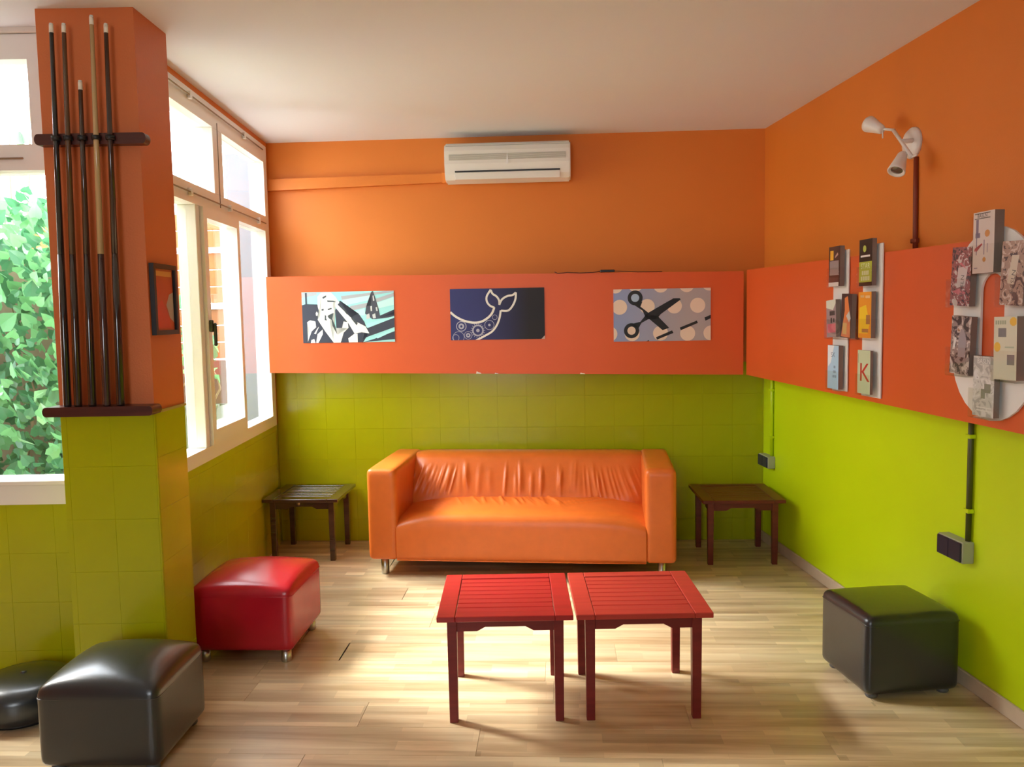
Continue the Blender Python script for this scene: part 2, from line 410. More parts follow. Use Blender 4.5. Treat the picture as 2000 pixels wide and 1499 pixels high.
for b in ((a0, a1, -.03, .03, .872, .872+.075), (a0, a1, -.03, .03, 2.056-.05, 2.056), (a0, a0+s, -.03, .03, .947, 2.006), (a1-s+.01, a1, -.03, .03, .947, 2.006)): add_box(bm, *b)
sash = link('casement_sash', from_bm(bm, 'casement_sash'), FRAME, w1)
box('handle', BLK, sash, a0+.008, a0+.024, -.050, -.03, 1.44, 1.50, .004); box('handle_lever', BLK, sash, a0+.010, a0+.022, -.066, -.050, 1.37, 1.485, .004)
for (a, b, c, d) in ((.05, LX(4.085), .868, 2.06), (a0+s, a1-s+.01, .947, 2.006), (LX(4.79), end-.09, .868, 2.06), (.05, LX(4.40), 2.155, 2.495), (LX(4.555), end-.075, 2.155, 2.495)):
    box('pane', GLASS, w1, a, b, .032, .036, c, d)
for (z, pts) in ((2.565, (4.05, 4.95)), (2.105, (4.0, 4.62, 5.2))):
    rod = link('bolt_rod', tube_me('bolt_rod', [(.1, D0-.012, z), (end-.12, D0-.012, z)], .004), mat('tarnished_brass', (.30, .24, .16), .4, .6), w1)
    for q in pts: box('bracket', WPL, rod, LX(q)-.012, LX(q)+.012, D0-.02, D0, z-.018, z+.018, .003)
portal(tuple(Lp(4.5, -.11, 1.7)), (math.pi/2, 0, AL+math.pi), 1.95, 1.75)

# ---- window wall left of the pillar (faces the camera)
bm = bmesh.new()
for b in ((-4.2, -1.5, YW, YW+.2, -.1, .765), (-4.2, -1.5, YW, YW+.2, 2.66, CEIL), (-4.2, -3.95, YW, YW+.2, .765, 2.66), (-1.71, -1.5, YW, YW+.2, .765, 2.66)): add_box(bm, *b)
me = from_bm(bm, 'wall_left_front'); me.materials.append(GROUT)
wf = link('wall_left_front', me); tag(wf, 'low green wall under the garden window left of the pillar', None, None, 'structure')
tiles(wf, 0, 1.5, 0.0, .765, .191, .205, lambda u, z: Vector((-3.215+u, YW, z)), 0, start=.19)
w2 = empty('window_2', (0, YW, 0)); tag(w2, 'large white garden window left of the pillar', None, None, 'structure')
boxes('frame', FRAME, w2, [(-3.95, -1.71, -.015, .11, .765, .865), (-3.95, -1.71, -.015, .11, 2.10, 2.20), (-3.95, -1.71, -.015, .11, 2.525, 2.62), (-1.80, -1.71, -.015, .11, .865, 2.10), (-1.865, -1.71, -.015, .11, 2.20, 2.525), (-3.95, -3.87, -.015, .11, .865, 2.10), (-3.95, -3.87, -.015, .11, 2.20, 2.525)])
box('head_board', CREAM, w2, -3.95, -1.71, -.03, .11, 2.622, 2.66, .004)
for x in (-2.52, -3.2): box('mullion', FRAME, w2, x-.04, x+.04, -.012, .11, .865, 2.10); box('mullion', FRAME, w2, x-.06, x+.06, -.012, .11, 2.20, 2.525)
box('sill', FRAME, w2, -3.95, -1.72, -.03, 0, .845, .867, .004)
for (a, b) in ((-2.48, -1.80), (-3.16, -2.56), (-3.87, -3.24)): box('pane', GLASS, w2, a, b, .048, .052, .865, 2.10)
for (a, b) in ((-2.46, -1.865), (-3.14, -2.58), (-3.87, -3.26)): box('pane', GLASS, w2, a, b, .048, .052, 2.20, 2.525)
link('bolt_rod', tube_me('bolt_rod', [(-3.6, -.022, 2.145), (-1.9, -.022, 2.145)], .004), mat('tarnished_brass', (0, 0, 0)), w2)
portal((-2.83, YW+.13, 1.7), (-math.pi/2, 0, 0), 2.15, 1.75)
# ---- the rest of the room behind the camera
wv = box('wall_far_left', ORANGE, None, -4.2, -4.0, -2.8, YW, -.1, CEIL); tag(wv, 'orange side wall out of view', None, None, 'structure')
bm = bmesh.new()
for b in ((-4.2, 2.4, -2.8, -2.6, -.1, .9), (-4.2, 2.4, -2.8, -2.6, 2.3, CEIL), (-4.2, -1.9, -2.8, -2.6, .9, 2.3), (-.5, 2.4, -2.8, -2.6, .9, 2.3)): add_box(bm, *b)
me = from_bm(bm, 'wall_rear'); me.materials.append(mat('low_bounce_dark_brown', (.16, .09, .05), .5)); we = link('wall_rear', me); tag(we, 'rear wall with a window behind the viewer', None, None, 'structure')  # dark brown given to this unseen wall to cut bounced fill light
a, b = -1.9, -.5
w = empty('window_3', (0, -2.7, 0)); tag(w, 'white framed window in the rear wall', None, None, 'structure')
boxes('frame', FRAME, w, [(a, b, -.04, .04, .9, .97), (a, b, -.04, .04, 2.23, 2.3), (a, a+.07, -.04, .04, .97, 2.23), (b-.07, b, -.04, .04, .97, 2.23)])
box('pane', GLASS, w, a+.07, b-.07, -.003, .003, .97, 2.23)
portal(((a+b)/2, -2.72, 1.6), (math.pi/2, 0, 0), b-a-.14, 1.26)

# ---- pillar
PX0, PX1, PY0, PY1 = -1.715, -1.357, 3.14, 3.43
pi_ = empty('pillar', (0, 0, 0)); tag(pi_, 'square pillar, orange above and green tiled below', None, None, 'structure')
bm = bmesh.new(); add_box(bm, PX0, PX1, PY0, PY1, 1.155, CEIL); box_ = from_bm(bm, 'shaft'); link('shaft', box_, mat('shaded_orange_paint', (.62, .155, .036), .5, var=.05, vscale=3, bump=.15, bscale=160), pi_)  # wall orange made darker and redder, the pillar's shade put into its colour
box('tile_core', GROUT, pi_, PX0+.006, PX1-.006, PY0+.006, PY1-.006, 0, 1.155)
tiles(pi_, 0, PX1-PX0, 0, 1.155, .165, .205, lambda u, z: Vector((PX0+u, PY0+.006, z)), 0, start=.022)
tiles(pi_, 0, PY1-PY0-.008, 0, 1.155, .205, .205, lambda u, z: Vector((PX1-.006, PY0+.008+u, z)), math.pi/2, start=.285, first_z=.175)
box('ledge_trim', mat('dusty_green_trim', (.42, .40, .10), .5), pi_, PX0-.004, PX1+.008, PY0-.004, PY1, 1.150, 1.160)
box('skirting', BEIGE, pi_, PX1, PX1+.014, PY0+.02, PY1+.004, 0, .075, .003); box('skirting', BEIGE, pi_, PX0, PX1, PY0-.013, PY0-.001, 0, .075, .003)

# ================================================================== WALL PANELS
def panel(name, outline, place, ang, label, battens, depth):
    r = empty(name, place, ang); tag(r, label, 'wall panel')
    f = link('front_board', prism_me('front_board', outline, .022), PANEL, r)
    for (x, z0, z1) in battens: box('batten', PANEL, r, x-.02, x+.02, .022, depth, z0, z1)
    return r, f
BT = .17
o = Bp(0, BT)
bpan, bfront = panel('wall_panel', [(-1.565, 1.152), (1.452, 1.099), (1.452, 1.743), (-1.565, 1.769)], (o.x, o.y, 0), AB, 'long orange painted panel across the back wall, carrying three posters',
      [(-1.2, 1.25, 1.7), (0, 1.25, 1.7), (1.2, 1.25, 1.65)], BT-.002)
for (x, w, h) in ((-.211, .035, .016), (-.097, .025, .007), (.449, .034, .010)):
    zb = 1.152 - (x+1.565)*(.053/3.017)
    flat('paint_chip', [[(x-w*.5, zb), (x+w*.5, zb-.0005), (x+w*.3, zb+h*.4), (x-w*.1, zb+h*.6), (x-w*.35, zb+h)]], ink((.85, .80, .68)), bpan, -.0008)
o = Rp(5.2, BT)
rpan, _ = panel('wall_panel', [(0, 1.098), (3.6, 1.080), (3.6, 1.716), (0, 1.750)], (o.x, o.y, 0), AR, 'orange painted panel along the right wall, carrying the leaflet racks',
      [(.15, 1.2, 1.68), (1.2, 1.2, 1.68), (2.3, 1.2, 1.66), (3.4, 1.2, 1.66)], BT-.004)

# ================================================================== POSTERS
def poster(x0, x1, z0, z1, label, bgm, zoom):
    c = Bp((x0+x1)/2, BT+.0045); r = empty('poster', (c.x, c.y, 0), AB); tag(r, label, 'poster', 'posters on the back panel')
    w = (x1-x0)/math.cos(AB)
    box('sheet', bgm, r, -w/2, w/2, 0, .0035, z0, z1)
    a, b, c_, d = zoom
    T = lambda px, py: (-w/2 + (px-a)/(b-a)*w, z1 - (py-c_)/(d-c_)*(z1-z0))
    lim = (-w/2, w/2, z0, z1)
    def art(name, polys, m, y):
        pp = [clip_poly([T(*q) for q in p], *lim) for p in polys]
        for p in pp:
            if len(p) > 2: flat(name, [p], m, r, y)
    S = w/(b-a)
    return r, T, art, S, lim
# (1) stencil portrait in black and white on turquoise
r, T, art, S, lim = poster(-1.335, -.742, 1.341, 1.665, 'poster of a black and white stencilled figure on turquoise stripes', ink((.36, .80, .80)), (180, 1740, 180, 1050))
art('sky_stripes', [[(180, 190), (440, 190), (440, 230), (180, 275)], [(850, 255), (1720, 170), (1740, 200), (860, 320)], [(1440, 310), (1740, 215), (1740, 275), (1450, 375)], [(1000, 430), (1340, 370), (1340, 440), (1010, 510)]], ink((.42, .46, .50)), -.0006)
art('pale_cloud', [[(860, 320), (1340, 250), (1340, 330), (900, 420)], [(1450, 380), (1740, 290), (1740, 420), (1460, 480)], [(1000, 540), (1240, 470), (1250, 590), (1010, 600)]], ink((.55, .90, .88)), -.0007)
art('dark_shapes', [[(180, 400), (250, 380), (440, 390), (480, 620), (700, 900), (760, 1050), (180, 1050)], [(240, 190), (270, 190), (270, 400), (240, 400)],
    [(740, 500), (830, 330), (940, 440), (1010, 620), (1140, 560), (1230, 700), (1250, 800), (1300, 900), (1200, 1050), (790, 1050), (760, 900)],
    [(1250, 800), (1740, 640), (1740, 800), (1330, 940), (1200, 990)], [(1380, 1000), (1740, 870), (1740, 1005), (1200, 1050)], [(1500, 600), (1740, 500), (1740, 530), (1540, 610), (1740, 590), (1740, 625), (1400, 660)]], ink((.035, .045, .075)), -.0009)
art('tower', [[(1350, 430), (1365, 190), (1395, 180), (1440, 330), (1480, 480), (1505, 640), (1370, 660), (1250, 560), (1270, 440), (1320, 430)]], ink((.06, .07, .10)), -.0010)
art('pale_tower_marks', [[(1385, 260), (1400, 250), (1415, 340), (1390, 350)], [(1340, 440), (1370, 430), (1370, 520), (1345, 520)], [(1370, 580), (1420, 560), (1430, 640), (1380, 645)], [(1270, 580), (1320, 560), (1330, 640), (1270, 660)], [(1430, 460), (1455, 450), (1465, 520), (1440, 520)]], ink((.62, .66, .66)), -.0011)
art('figure', [[(450, 260), (520, 190), (680, 190), (760, 270), (820, 370), (780, 400), (720, 360), (700, 430), (730, 520), (690, 600), (640, 680), (700, 800), (770, 920), (850, 800), (880, 690), (950, 700), (960, 800), (880, 870), (820, 1050), (700, 1050), (560, 850), (440, 650), (490, 600), (450, 430)],
    [(720, 370), (780, 390), (1000, 620), (1100, 700), (1250, 780), (1310, 900), (1180, 880), (1060, 900), (960, 720), (760, 460)],
    [(260, 690), (310, 660), (400, 680), (410, 780), (330, 850), (260, 1030), (290, 800)], [(430, 900), (520, 820), (520, 900), (440, 1050), (400, 1050)], [(320, 1000), (370, 980), (390, 1050), (310, 1050)],
    [(410, 540), (430, 510), (450, 540), (440, 590), (415, 580)], [(950, 980), (1060, 900), (1110, 900), (1110, 1050), (960, 1050)], [(430, 800), (460, 770), (400, 900), (370, 890)]], ink((.86, .90, .84)), -.0013)
art('turquoise_band', [[(1250, 740), (1740, 610), (1740, 640), (1280, 810)], [(1400, 960), (1740, 820), (1740, 860), (1450, 990)]], ink((.42, .86, .86)), -.0012)
art('face_marks', [[(610, 325), (720, 330), (770, 355), (620, 352)], [(510, 470), (550, 465), (550, 495), (515, 500)], [(615, 470), (680, 450), (690, 470), (625, 495)], [(610, 590), (660, 560), (715, 540), (690, 640), (740, 780), (765, 910), (690, 760), (680, 660), (630, 630)], [(530, 270), (600, 235), (600, 265), (545, 300)], [(565, 570), (590, 590), (580, 650), (600, 670), (560, 660)], [(1010, 640), (1040, 620), (1120, 720), (1100, 760)], [(830, 420), (850, 410), (960, 560), (940, 570)]], ink((.05, .07, .08)), -.0015)
# (2) whale tail
g2 = gradient_mat('night_blue_print', (.030, .040, .17), (.008, .009, .016), -.12, .20)
r, T, art, S, lim = poster(-.383, .213, 1.344, 1.667, 'dark blue poster with a white outlined whale tail filled with gears', g2, (165, 1785, 130, 1000))
def lines(name, lst, m, y):
    pp = []
    for pts, w in lst:
        for q in ribbon([T(*p) for p in pts], w*S): pp.append(clip_poly(q, *lim))
    return flat(name, [p for p in pp if len(p) > 2], m, r, y)
wh = ink((.80, .80, .74))
lines('tail_outline', [([(165, 520), (260, 600), (400, 670), (560, 705), (700, 690), (820, 620), (890, 540), (925, 450)], 38), ([(925, 455), (850, 420), (800, 350), (800, 260), (870, 150)], 34), ([(870, 155), (900, 220), (970, 270), (1010, 340), (1012, 410)], 34),
    ([(1012, 410), (1060, 320), (1150, 265), (1240, 250), (1300, 205)], 34), ([(1300, 205), (1290, 320), (1240, 430), (1160, 510), (1040, 510)], 34), ([(1035, 505), (1010, 640), (960, 760), (880, 860), (760, 930), (600, 1010)], 34)], wh, -.0008)
gl = ink((.42, .44, .55))
pp = []
for (x, y, rr, w) in ((350, 765, 50, 30), (350, 765, 90, 14), (635, 840, 30, 30), (635, 840, 100, 26), (835, 750, 22, 22), (835, 750, 85, 10), (465, 920, 40, 26), (465, 920, 70, 8), (250, 960, 60, 8), (930, 620, 45, 8), (300, 950, 100, 8)):
    for q in ring(*T(x, y), rr*S, w*S*.98):
        q = clip_poly(q, *lim)
        if len(q) > 2: pp.append(q)
for k in range(18):
    a = 2*math.pi*k/18; X, Y = T(635+85*math.cos(a), 840+85*math.sin(a)); X2, Y2 = T(635+125*math.cos(a), 840+125*math.sin(a))
    pp += [clip_poly(q, *lim) for q in ribbon([(X, Y), (X2, Y2)], 9*S, 1)]
flat('gears', [p for p in pp if len(p) > 2], gl, r, -.0006)['kind'] = 'stuff'
flat('bent_corner', [[(lim[1]-.022, lim[2]), (lim[1], lim[2]), (lim[1], lim[2]+.022)]], ink((.55, .42, .36)), r, -.0012)
# (3) scissors
g3 = gradient_mat('blue_grey_print', (.26, .34, .60), (.42, .38, .40), -.30, .15)
r, T, art, S, lim = poster(.645, 1.247, 1.318, 1.645, 'poster of black scissors and a dashed line on pale spots', g3, (165, 1815, 120, 1015))
sp = [disc(*T(x, y), 128*S) for x, y in ((270, 425), (740, 420), (1200, 420), (1595, 415), (480, 880), (965, 880), (1425, 890), (100, 880), (1820, 890), (200, 60), (540, 40), (970, 60), (1410, 60), (1790, 40))]
for q in sp:
    q = clip_poly(q, *lim)
    if len(q) > 2: flat('spot', [q], ink((.80, .66, .54)), r, -.0006)
bk = ink((.010, .012, .016))
pp = ring(*T(535, 270), 128*S, 58*S) + ring(*T(470, 830), 130*S, 60*S)
pp += [[T(*q) for q in p] for p in ([(470, 360), (600, 400), (800, 560), (740, 610), (690, 560), (660, 490), (560, 420)], [(600, 360), (660, 330), (620, 430), (520, 380)], [(770, 520), (1180, 290), (1290, 290), (1310, 310), (920, 590), (900, 640), (760, 640), (690, 580)],
     [(780, 560), (920, 590), (1110, 790), (1000, 830), (780, 640)], [(440, 720), (620, 680), (720, 560), (790, 620), (640, 700), (590, 790), (540, 740)],
     [(885, 950), (1160, 835), (1185, 880), (905, 990)], [(1290, 790), (1580, 675), (1600, 715), (1310, 835)], [(1710, 625), (1815, 580), (1815, 640), (1725, 680)], [(720, 1015), (765, 995), (770, 1015)])]
flat('scissors', [p for p in (clip_poly(q, *lim) for q in pp[:-4]) if len(p) > 2], bk, r, -.0009)
for q in pp[-4:]: flat('dash', [clip_poly(q, *lim)], bk, r, -.0009)
pp = [disc(*T(535, 270), 68*S)]
flat('handle_opening', pp, ink((.36, .50, .72)), r, -.0010)

# ================================================================== AIR CONDITIONER, TRUNKING
o = Bp(0.005, .002); ac = empty('air_conditioner', (o.x, o.y, 0), AB); tag(ac, 'white wall air conditioner high on the back wall', 'air conditioner')
prof = [(0, 2.345), (-.10, 2.330), (-.165, 2.345), (-.185, 2.375), (-.2, 2.44), (-.198, 2.52), (-.185, 2.556), (-.155, 2.572), (0, 2.575)]
W = .392
bm = bmesh.new(); A = [bm.verts.new((-W, y, z)) for y, z in prof]; Bv = [bm.verts.new((W, y, z)) for y, z in prof]
bm.faces.new(A); bm.faces.new(Bv)
for i in range(len(A)): bm.faces.new([A[i], A[(i+1) % len(A)], Bv[(i+1) % len(A)], Bv[i]])
bmesh.ops.bevel(bm, geom=[e for e in bm.edges if len({v.co.x for v in e.verts}) == 1], offset=.008, segments=2, affect='EDGES')
link('body', from_bm(bm, 'body'), WPL, ac)
box('intake_grille', GPL, ac, -W+.03, W-.03, -.2035, -.190, 2.462, 2.496, .001)
for k in range(5): box('grille_slat', WPL, ac, -W+.03, W-.03, -.2045, -.2035, 2.466+k*.006, 2.4675+k*.006)
box('top_groove', GPL, ac, -W+.01, W-.01, -.1925, -.184, 2.548, 2.5505)
fl_ = box('louver_flap', WPL, ac, -W+.065, W-.065, -.192, -.17, 2.343, 2.388, .002, rot=(0, 0, 0))
box('louver_gap', BLK, ac, -W+.065, W-.065, -.1955, -.165, 2.389, 2.397)
flat('emblem', [[(-.006, 2.43), (.008, 2.432), (.004, 2.47), (.002, 2.515), (-.001, 2.47)]], ink((.9, .9, .9)), ac, -.2055)
o = Bp(-1.574, .001); tr = empty('cable_trunking', (o.x, o.y, 0), AB); tag(tr, 'orange painted trunking running from the window to the air conditioner', 'trunking')
link('cover', prism_me('cover', [(0, 2.330), (1.185, 2.355), (1.185, 2.412), (0, 2.404)], -.038), ORANGE, tr)
box('end_cap', ORANGE, tr, 1.15, 1.19, -.045, 0, 2.350, 2.418, .003)

# ================================================================== CABLE ON THE PANEL
o = Bp(0, BT+.004)
pts = [(.28, 0, 1.762), (.30, 0, 1.752), (.36, .001, 1.757), (.44, .001, 1.752), (.52, 0, 1.754), (.565, 0, 1.760)]
cb = empty('electric_cable', (o.x, o.y, 0), AB); tag(cb, 'thin brown cord with a black plug lying on the back panel edge', 'cable')
link('wire', tube_me('wire', pts, .0028), mat('brown_cord', (.12, .03, .015), .5), cb)
box('plug', BLK, cb, .565, .655, -.010, .008, 1.753, 1.769, .003)
link('wire', tube_me('wire', [(.655, 0, 1.760), (.70, 0, 1.757), (.80, .001, 1.7515), (.95, .003, 1.7495)], .0025), MATS['brown_cord'], cb)

# ================================================================== WALL LAMP ON THE RIGHT WALL
o = Rp(3.655, 0, 2.205); lp = empty('wall_spotlight', o, AR); tag(lp, 'white two headed spotlight on the orange right wall', 'lamp')
link('wall_plate', lathe_me('wall_plate', [(0, .032), (.03, .030), (.055, .022), (.066, .010), (.068, 0), (0, 0)]), WPL, lp, (0, 0, 0), (math.pi/2, 0, 0))
bar = link('bar', tube_me('bar', [(-.03, -.075, .062), (.14, -.085, -.085)], .008), WPL, lp)
link('stem', tube_me('stem', [(.035, -.015, .005), (.045, -.080, -.002)], .010), WPL, lp)
headp = [(0, -.055), (.014, -.055), (.020, -.045), (.024, -.02), (.034, .03), (.036, .042), (.031, .042), (.026, .034), (0, .034)]
def head(loc, d, jl):
    h = link('lamp_head', lathe_me('lamp_head', headp), WPL, lp, loc, Vector(d).to_track_quat('Z', 'Y').to_euler())
    link('bulb', lathe_me('bulb', [(0, .0365), (.012, .036), (.024, .0345)]), mat('lamp_reflector', (.35, .34, .32), .2, .8), h)
    link('joint', tube_me('joint', [jl, tuple(Vector(loc)-Vector(d).normalized()*.03)], .006), WPL, lp)
head((-.115, -.115, .095), (-.85, -.20, .45), (-.03, -.075, .062))
head((.105, -.120, -.105), (.30, -.45, -.80), (.11, -.083, -.060))
link('switch_lever', tube_me('switch_lever', [(-.075, -.10, .075), (-.068, -.102, .035)], .003), WPL, lp)
link('switch_lever', tube_me('switch_lever', [(.14, -.085, -.085), (.175, -.085, -.080)], .006), WPL, lp)
o = Rp(3.62, .006); cd = empty('lamp_cable', (o.x, o.y, 0), AR); tag(cd, 'dark painted cable running down from the spotlight to the panel', 'cable')
link('cable_cover', tube_me('cable_cover', [(0, 0, 2.14), (.004, -.002, 2.0), (.008, -.002, 1.85), (.015, -.004, 1.70)], .011), mat('dark_orange_paint', (.22, .03, .008), .5), cd)
box('clip', MATS['dark_orange_paint'], cd, -.012, .030, -.014, .006, 1.775, 1.795, .003)

# ================================================================== SOCKETS WITH CONDUIT
def socket(y, zc, w, h, label, clab, n, cy, pm):
    o = Rp(y, 0, 0); s = empty('power_socket', (o.x, o.y, zc), AR); tag(s, label, 'socket')
    body = box('body', mat('pale_green_plastic', (.42, .44, .30), .45), s, -w/2, w/2, -.048, 0, -h/2, h/2, .004, 2)
    for k in range(n):
        a = -w/2+.004 + k*(w-.008)/n
        f = box('socket_face', NAVY, s, a+.001, a+(w-.008)/n-.001, -.056, -.046, -h/2+.004, h/2-.004, .003)
    o = Rp(cy, .010); c = empty('conduit', (o.x, o.y, 0), AR); tag(c, clab, 'conduit')
    link('pipe', tube_me('pipe', [(0, -.002, zc+h/2-.002), (0, -.002, 1.25)], .0105, 10), pm, c)
    for z in (zc+h/2+.12, 1.0): box('clip', GREEN, c, -.016, .016, -.016, .010, z-.008, z+.008, .002)
socket(3.245, .545, .165, .085, 'dark double socket on the lime green wall near the black pouf', 'dark green conduit running down to the socket near the black pouf', 2, 3.185, mat('dark_green_pipe', (.075, .085, .015), .4))
socket(5.235, .545, .16, .075, 'dark socket in the far corner above the dark red table', 'green conduit in the far corner above the dark red table', 2, 5.19, GREEN)

# ================================================================== LEAFLET RACKS
def leaflet(y, z0, w, h, label, bgm, art, th=.022, t=.046, tilt=0, lean=0, grp='leaflets in the wall racks'):
    o = Rp(y, BT+.006+t-.012, z0+.005); r = empty('leaflet_stack', o, AR); r.rotation_euler = (lean, tilt, AR); tag(r, label, 'leaflets', grp)
    box('pages', mat('paper_edges', (.24, .19, .16), .7), r, -w/2, w/2, 0, th, 0, h)
    box('cover', bgm, r, -w/2, w/2, -.0006, 0, 0, h)
    for k, (nm, polys, m) in enumerate(art):
        for p in polys: flat(nm, [[((u-.5)*w, v*h) for u, v in p]], m, r, -.0008-.0001*k)
    return r
def rect(a, b, c, d): return [(a, c), (b, c), (b, d), (a, d)]
PWD, PH = .112, .20
def pocket(rack, x, z0, w=.118, h=.09, dep=.046):
    p = boxes('pocket', ACRYL, rack, [(x-w/2, x+w/2, -dep-.002, -dep, z0, z0+h), (x-w/2, x+w/2, -dep, -.004, z0-.002, z0), (x-w/2-.002, x-w/2, -dep, -.004, z0, z0+h), (x+w/2, x+w/2+.002, -dep, -.004, z0, z0+h)])
    return p
def strip_rack(y, w, z0, z1, label, pockets):
    o = Rp(y, BT+.002); r = empty('leaflet_rack', (o.x, o.y, 0), AR); tag(r, label, 'leaflet rack')
    box('back_strip', mat('white_rack_board', (.82, .82, .80), .4), r, -w/2, w/2, -.008, 0, z0, z1, .002)
    for (x, z, ww) in pockets: pocket(r, x, z, ww)
strip_rack(3.925, .15, 1.115, 1.772, 'narrow white strip rack of leaflets nearest the room corner', [(-.0, 1.60, .122), (.05, 1.360, .26), (0, 1.118, .122)])
strip_rack(3.63, .165, 1.112, 1.775, 'narrow white strip rack of leaflets right of its twin', [(0, 1.590, .122), (0, 1.364, .122), (0, 1.122, .122)])
br = ink((.07, .035, .03)); gy = ink((.30, .26, .26)); wt = ink((.78, .76, .74)); am = ink((.85, .45, .04)); blk = ink((.012, .012, .012)); lime = ink((.42, .50, .05)); pk = ink((.70, .16, .22)); skin = ink((.62, .36, .18))
leaflet(3.925, 1.60, PWD, .185, 'brown leaflet with a small orange flame above a grey panel', br, [('flame', [rect(.12, .42, .66, .9)], am), ('grey_panel', [rect(.1, .9, .28, .64)], gy), ('white_foot', [rect(0, .9, 0, .1)], wt), ('pale_mark', [[(.55, .70), (.85, .78), (.8, .84), (.6, .76)]], ink((.55, .35, .30)))], tilt=.0)
leaflet(3.945, 1.362, .098, .175, 'grey and pink leaflet with a pale green top leaning to the left', ink((.34, .25, .26)), [('pale_top', [[(0, .8), (.7, .72), (1, .9), (1, 1), (0, 1)]], ink((.66, .72, .62))), ('dark_marks', [rect(.35, .9, .58, .7), rect(.45, .6, .38, .52), rect(.7, .85, .4, .5)], ink((.06, .05, .05))), ('pink_field', [rect(.1, .95, .12, .36)], pk)], tilt=-.06)
leaflet(3.805, 1.362, .098, .20, 'dark leaflet with a slim orange figure between two racks', ink((.05, .03, .03)), [('orange_figure', [[(.3, .9), (.6, .95), (.75, .7), (.9, .5), (.95, .02), (.05, .02), (.2, .3), (.35, .62)]], ink((.72, .22, .06))), ('pale_hand', [[(.5, .5), (.8, .62), (.95, .45), (.8, .36)]], ink((.6, .62, .58))), ('tan_panel', [rect(.2, .6, .08, .34)], ink((.70, .46, .14)))], tilt=.05)
L3 = leaflet(3.925, 1.118, PWD, .205, 'pale blue leaflet with dark printed words in the lowest pocket', ink((.42, .66, .86)), [('white_head', [[(0, 1), (.6, 1), (.3, .6), (.05, .5)]], ink((.78, .86, .92)))], tilt=0)
letters('SX', .034, ink((.10, .16, .30)), L3, .0, .150)
for k, ww in enumerate((.018, .026, .040)):
    for j in range(4): flat('printed_mark', [[(.018-ww/2+j*ww/4, .098-k*.022), (.018-ww/2+j*ww/4+ww*.17, .098-k*.022), (.018-ww/2+j*ww/4+ww*.17, .110-k*.022), (.018-ww/2+j*ww/4, .110-k*.022)]], ink((.16, .24, .40)), L3, -.001)
L4 = leaflet(3.63, 1.592, PWD, .20, 'black and lime green leaflet with a green dot', blk, [('lime_field', [rect(.0, 1, .08, .52)], lime), ('green_dot', [[(.42+.13*math.cos(a*.5236), .80+.075*math.sin(a*.5236)) for a in range(12)]], ink((.45, .55, .10))), ('white_line', [rect(.12, .85, .62, .66)], wt)], th=.02)
letters('STAR', .034, ink((.72, .80, .52)), L4, 0, .074);
for zz, n4 in ((.047, 4), (.023, 5)):
    for j in range(n4): flat('printed_mark', [[((j-n4/2)*.016+.002, zz), ((j-n4/2)*.016+.013, zz), ((j-n4/2)*.016+.013, zz+.018), ((j-n4/2)*.016+.002, zz+.018)]], ink((.70, .76, .56)), L4, -.001)
leaflet(3.63, 1.366, PWD, .20, 'orange and yellow leaflet in the middle pocket', ink((.86, .34, .02)), [('yellow_field', [[(.05, .1), (.75, .1), (.9, .3), (.6, .72), (.1, .66)]], ink((.90, .62, .02))), ('tan_words', [rect(.15, .45, .88, .93), rect(.55, .9, .86, .92)], ink((.80, .50, .22))), ('brown_words', [rect(.62, .92, .3, .5), rect(.3, .8, .12, .2)], ink((.40, .18, .06)))], th=.02)
L6 = leaflet(3.63, 1.122, PWD, .19, 'pale green leaflet with a large red letter', ink((.55, .66, .44)), [('fold', [rect(.04, .07, .7, .92)], ink((.25, .22, .10)))], th=.012)
letters('K', .115, ink((.52, .035, .02)), L6, .006, .055, sx=1.25)

# oval rack, a racetrack shaped board with a slot
o = Rp(2.82, BT+.002, 1.438); rk = empty('leaflet_rack', (o.x, o.y, 0), AR); tag(rk, 'white oval leaflet rack with a long slot in the middle', 'leaflet rack')
def stadium(hw, hh, n=14):
    return [(hw*math.cos(math.pi*k/n), hh-hw+hw*math.sin(math.pi*k/n)) for k in range(n+1)] + [(-hw*math.cos(math.pi*k/n), -(hh-hw)-hw*math.sin(math.pi*k/n)) for k in range(n+1)]
bm = bmesh.new(); oo, ii = stadium(.218, .328), stadium(.062, .172); n_ = len(oo)
V = [[bm.verts.new((x, y, z+1.438)) for x, z in q] for q, y in ((oo, 0), (oo, -.008), (ii, 0), (ii, -.008))]
for i in range(n_):
    j = (i+1) % n_
    bm.faces.new([V[0][i], V[0][j], V[1][j], V[1][i]]); bm.faces.new([V[2][i], V[2][j], V[3][j], V[3][i]])
    bm.faces.new([V[1][i], V[1][j], V[3][j], V[3][i]]); bm.faces.new([V[0][i], V[0][j], V[2][j], V[2][i]])
link('back_board', from_bm(bm, 'back_board'), mat('white_rack_board', (.8, .8, .8)), rk)
spots = ((0.0, 1.606), (-.135, 1.498), (.137, 1.496), (-.128, 1.256), (.128, 1.255), (.012, 1.121))
for x, z in spots: pocket(rk, x, z, .122, .10, .052)
cols1 = ((.05, .04, .05), (.30, .10, .11), (.60, .55, .56), (.40, .30, .30))
cols2 = ((.06, .04, .05), (.38, .26, .22), (.62, .52, .50), (.45, .20, .14))
def L(i, label, bgm, art, **k): return leaflet(2.82-spots[i][0]*.998, spots[i][1], .112, .205, label, bgm, art, **k)
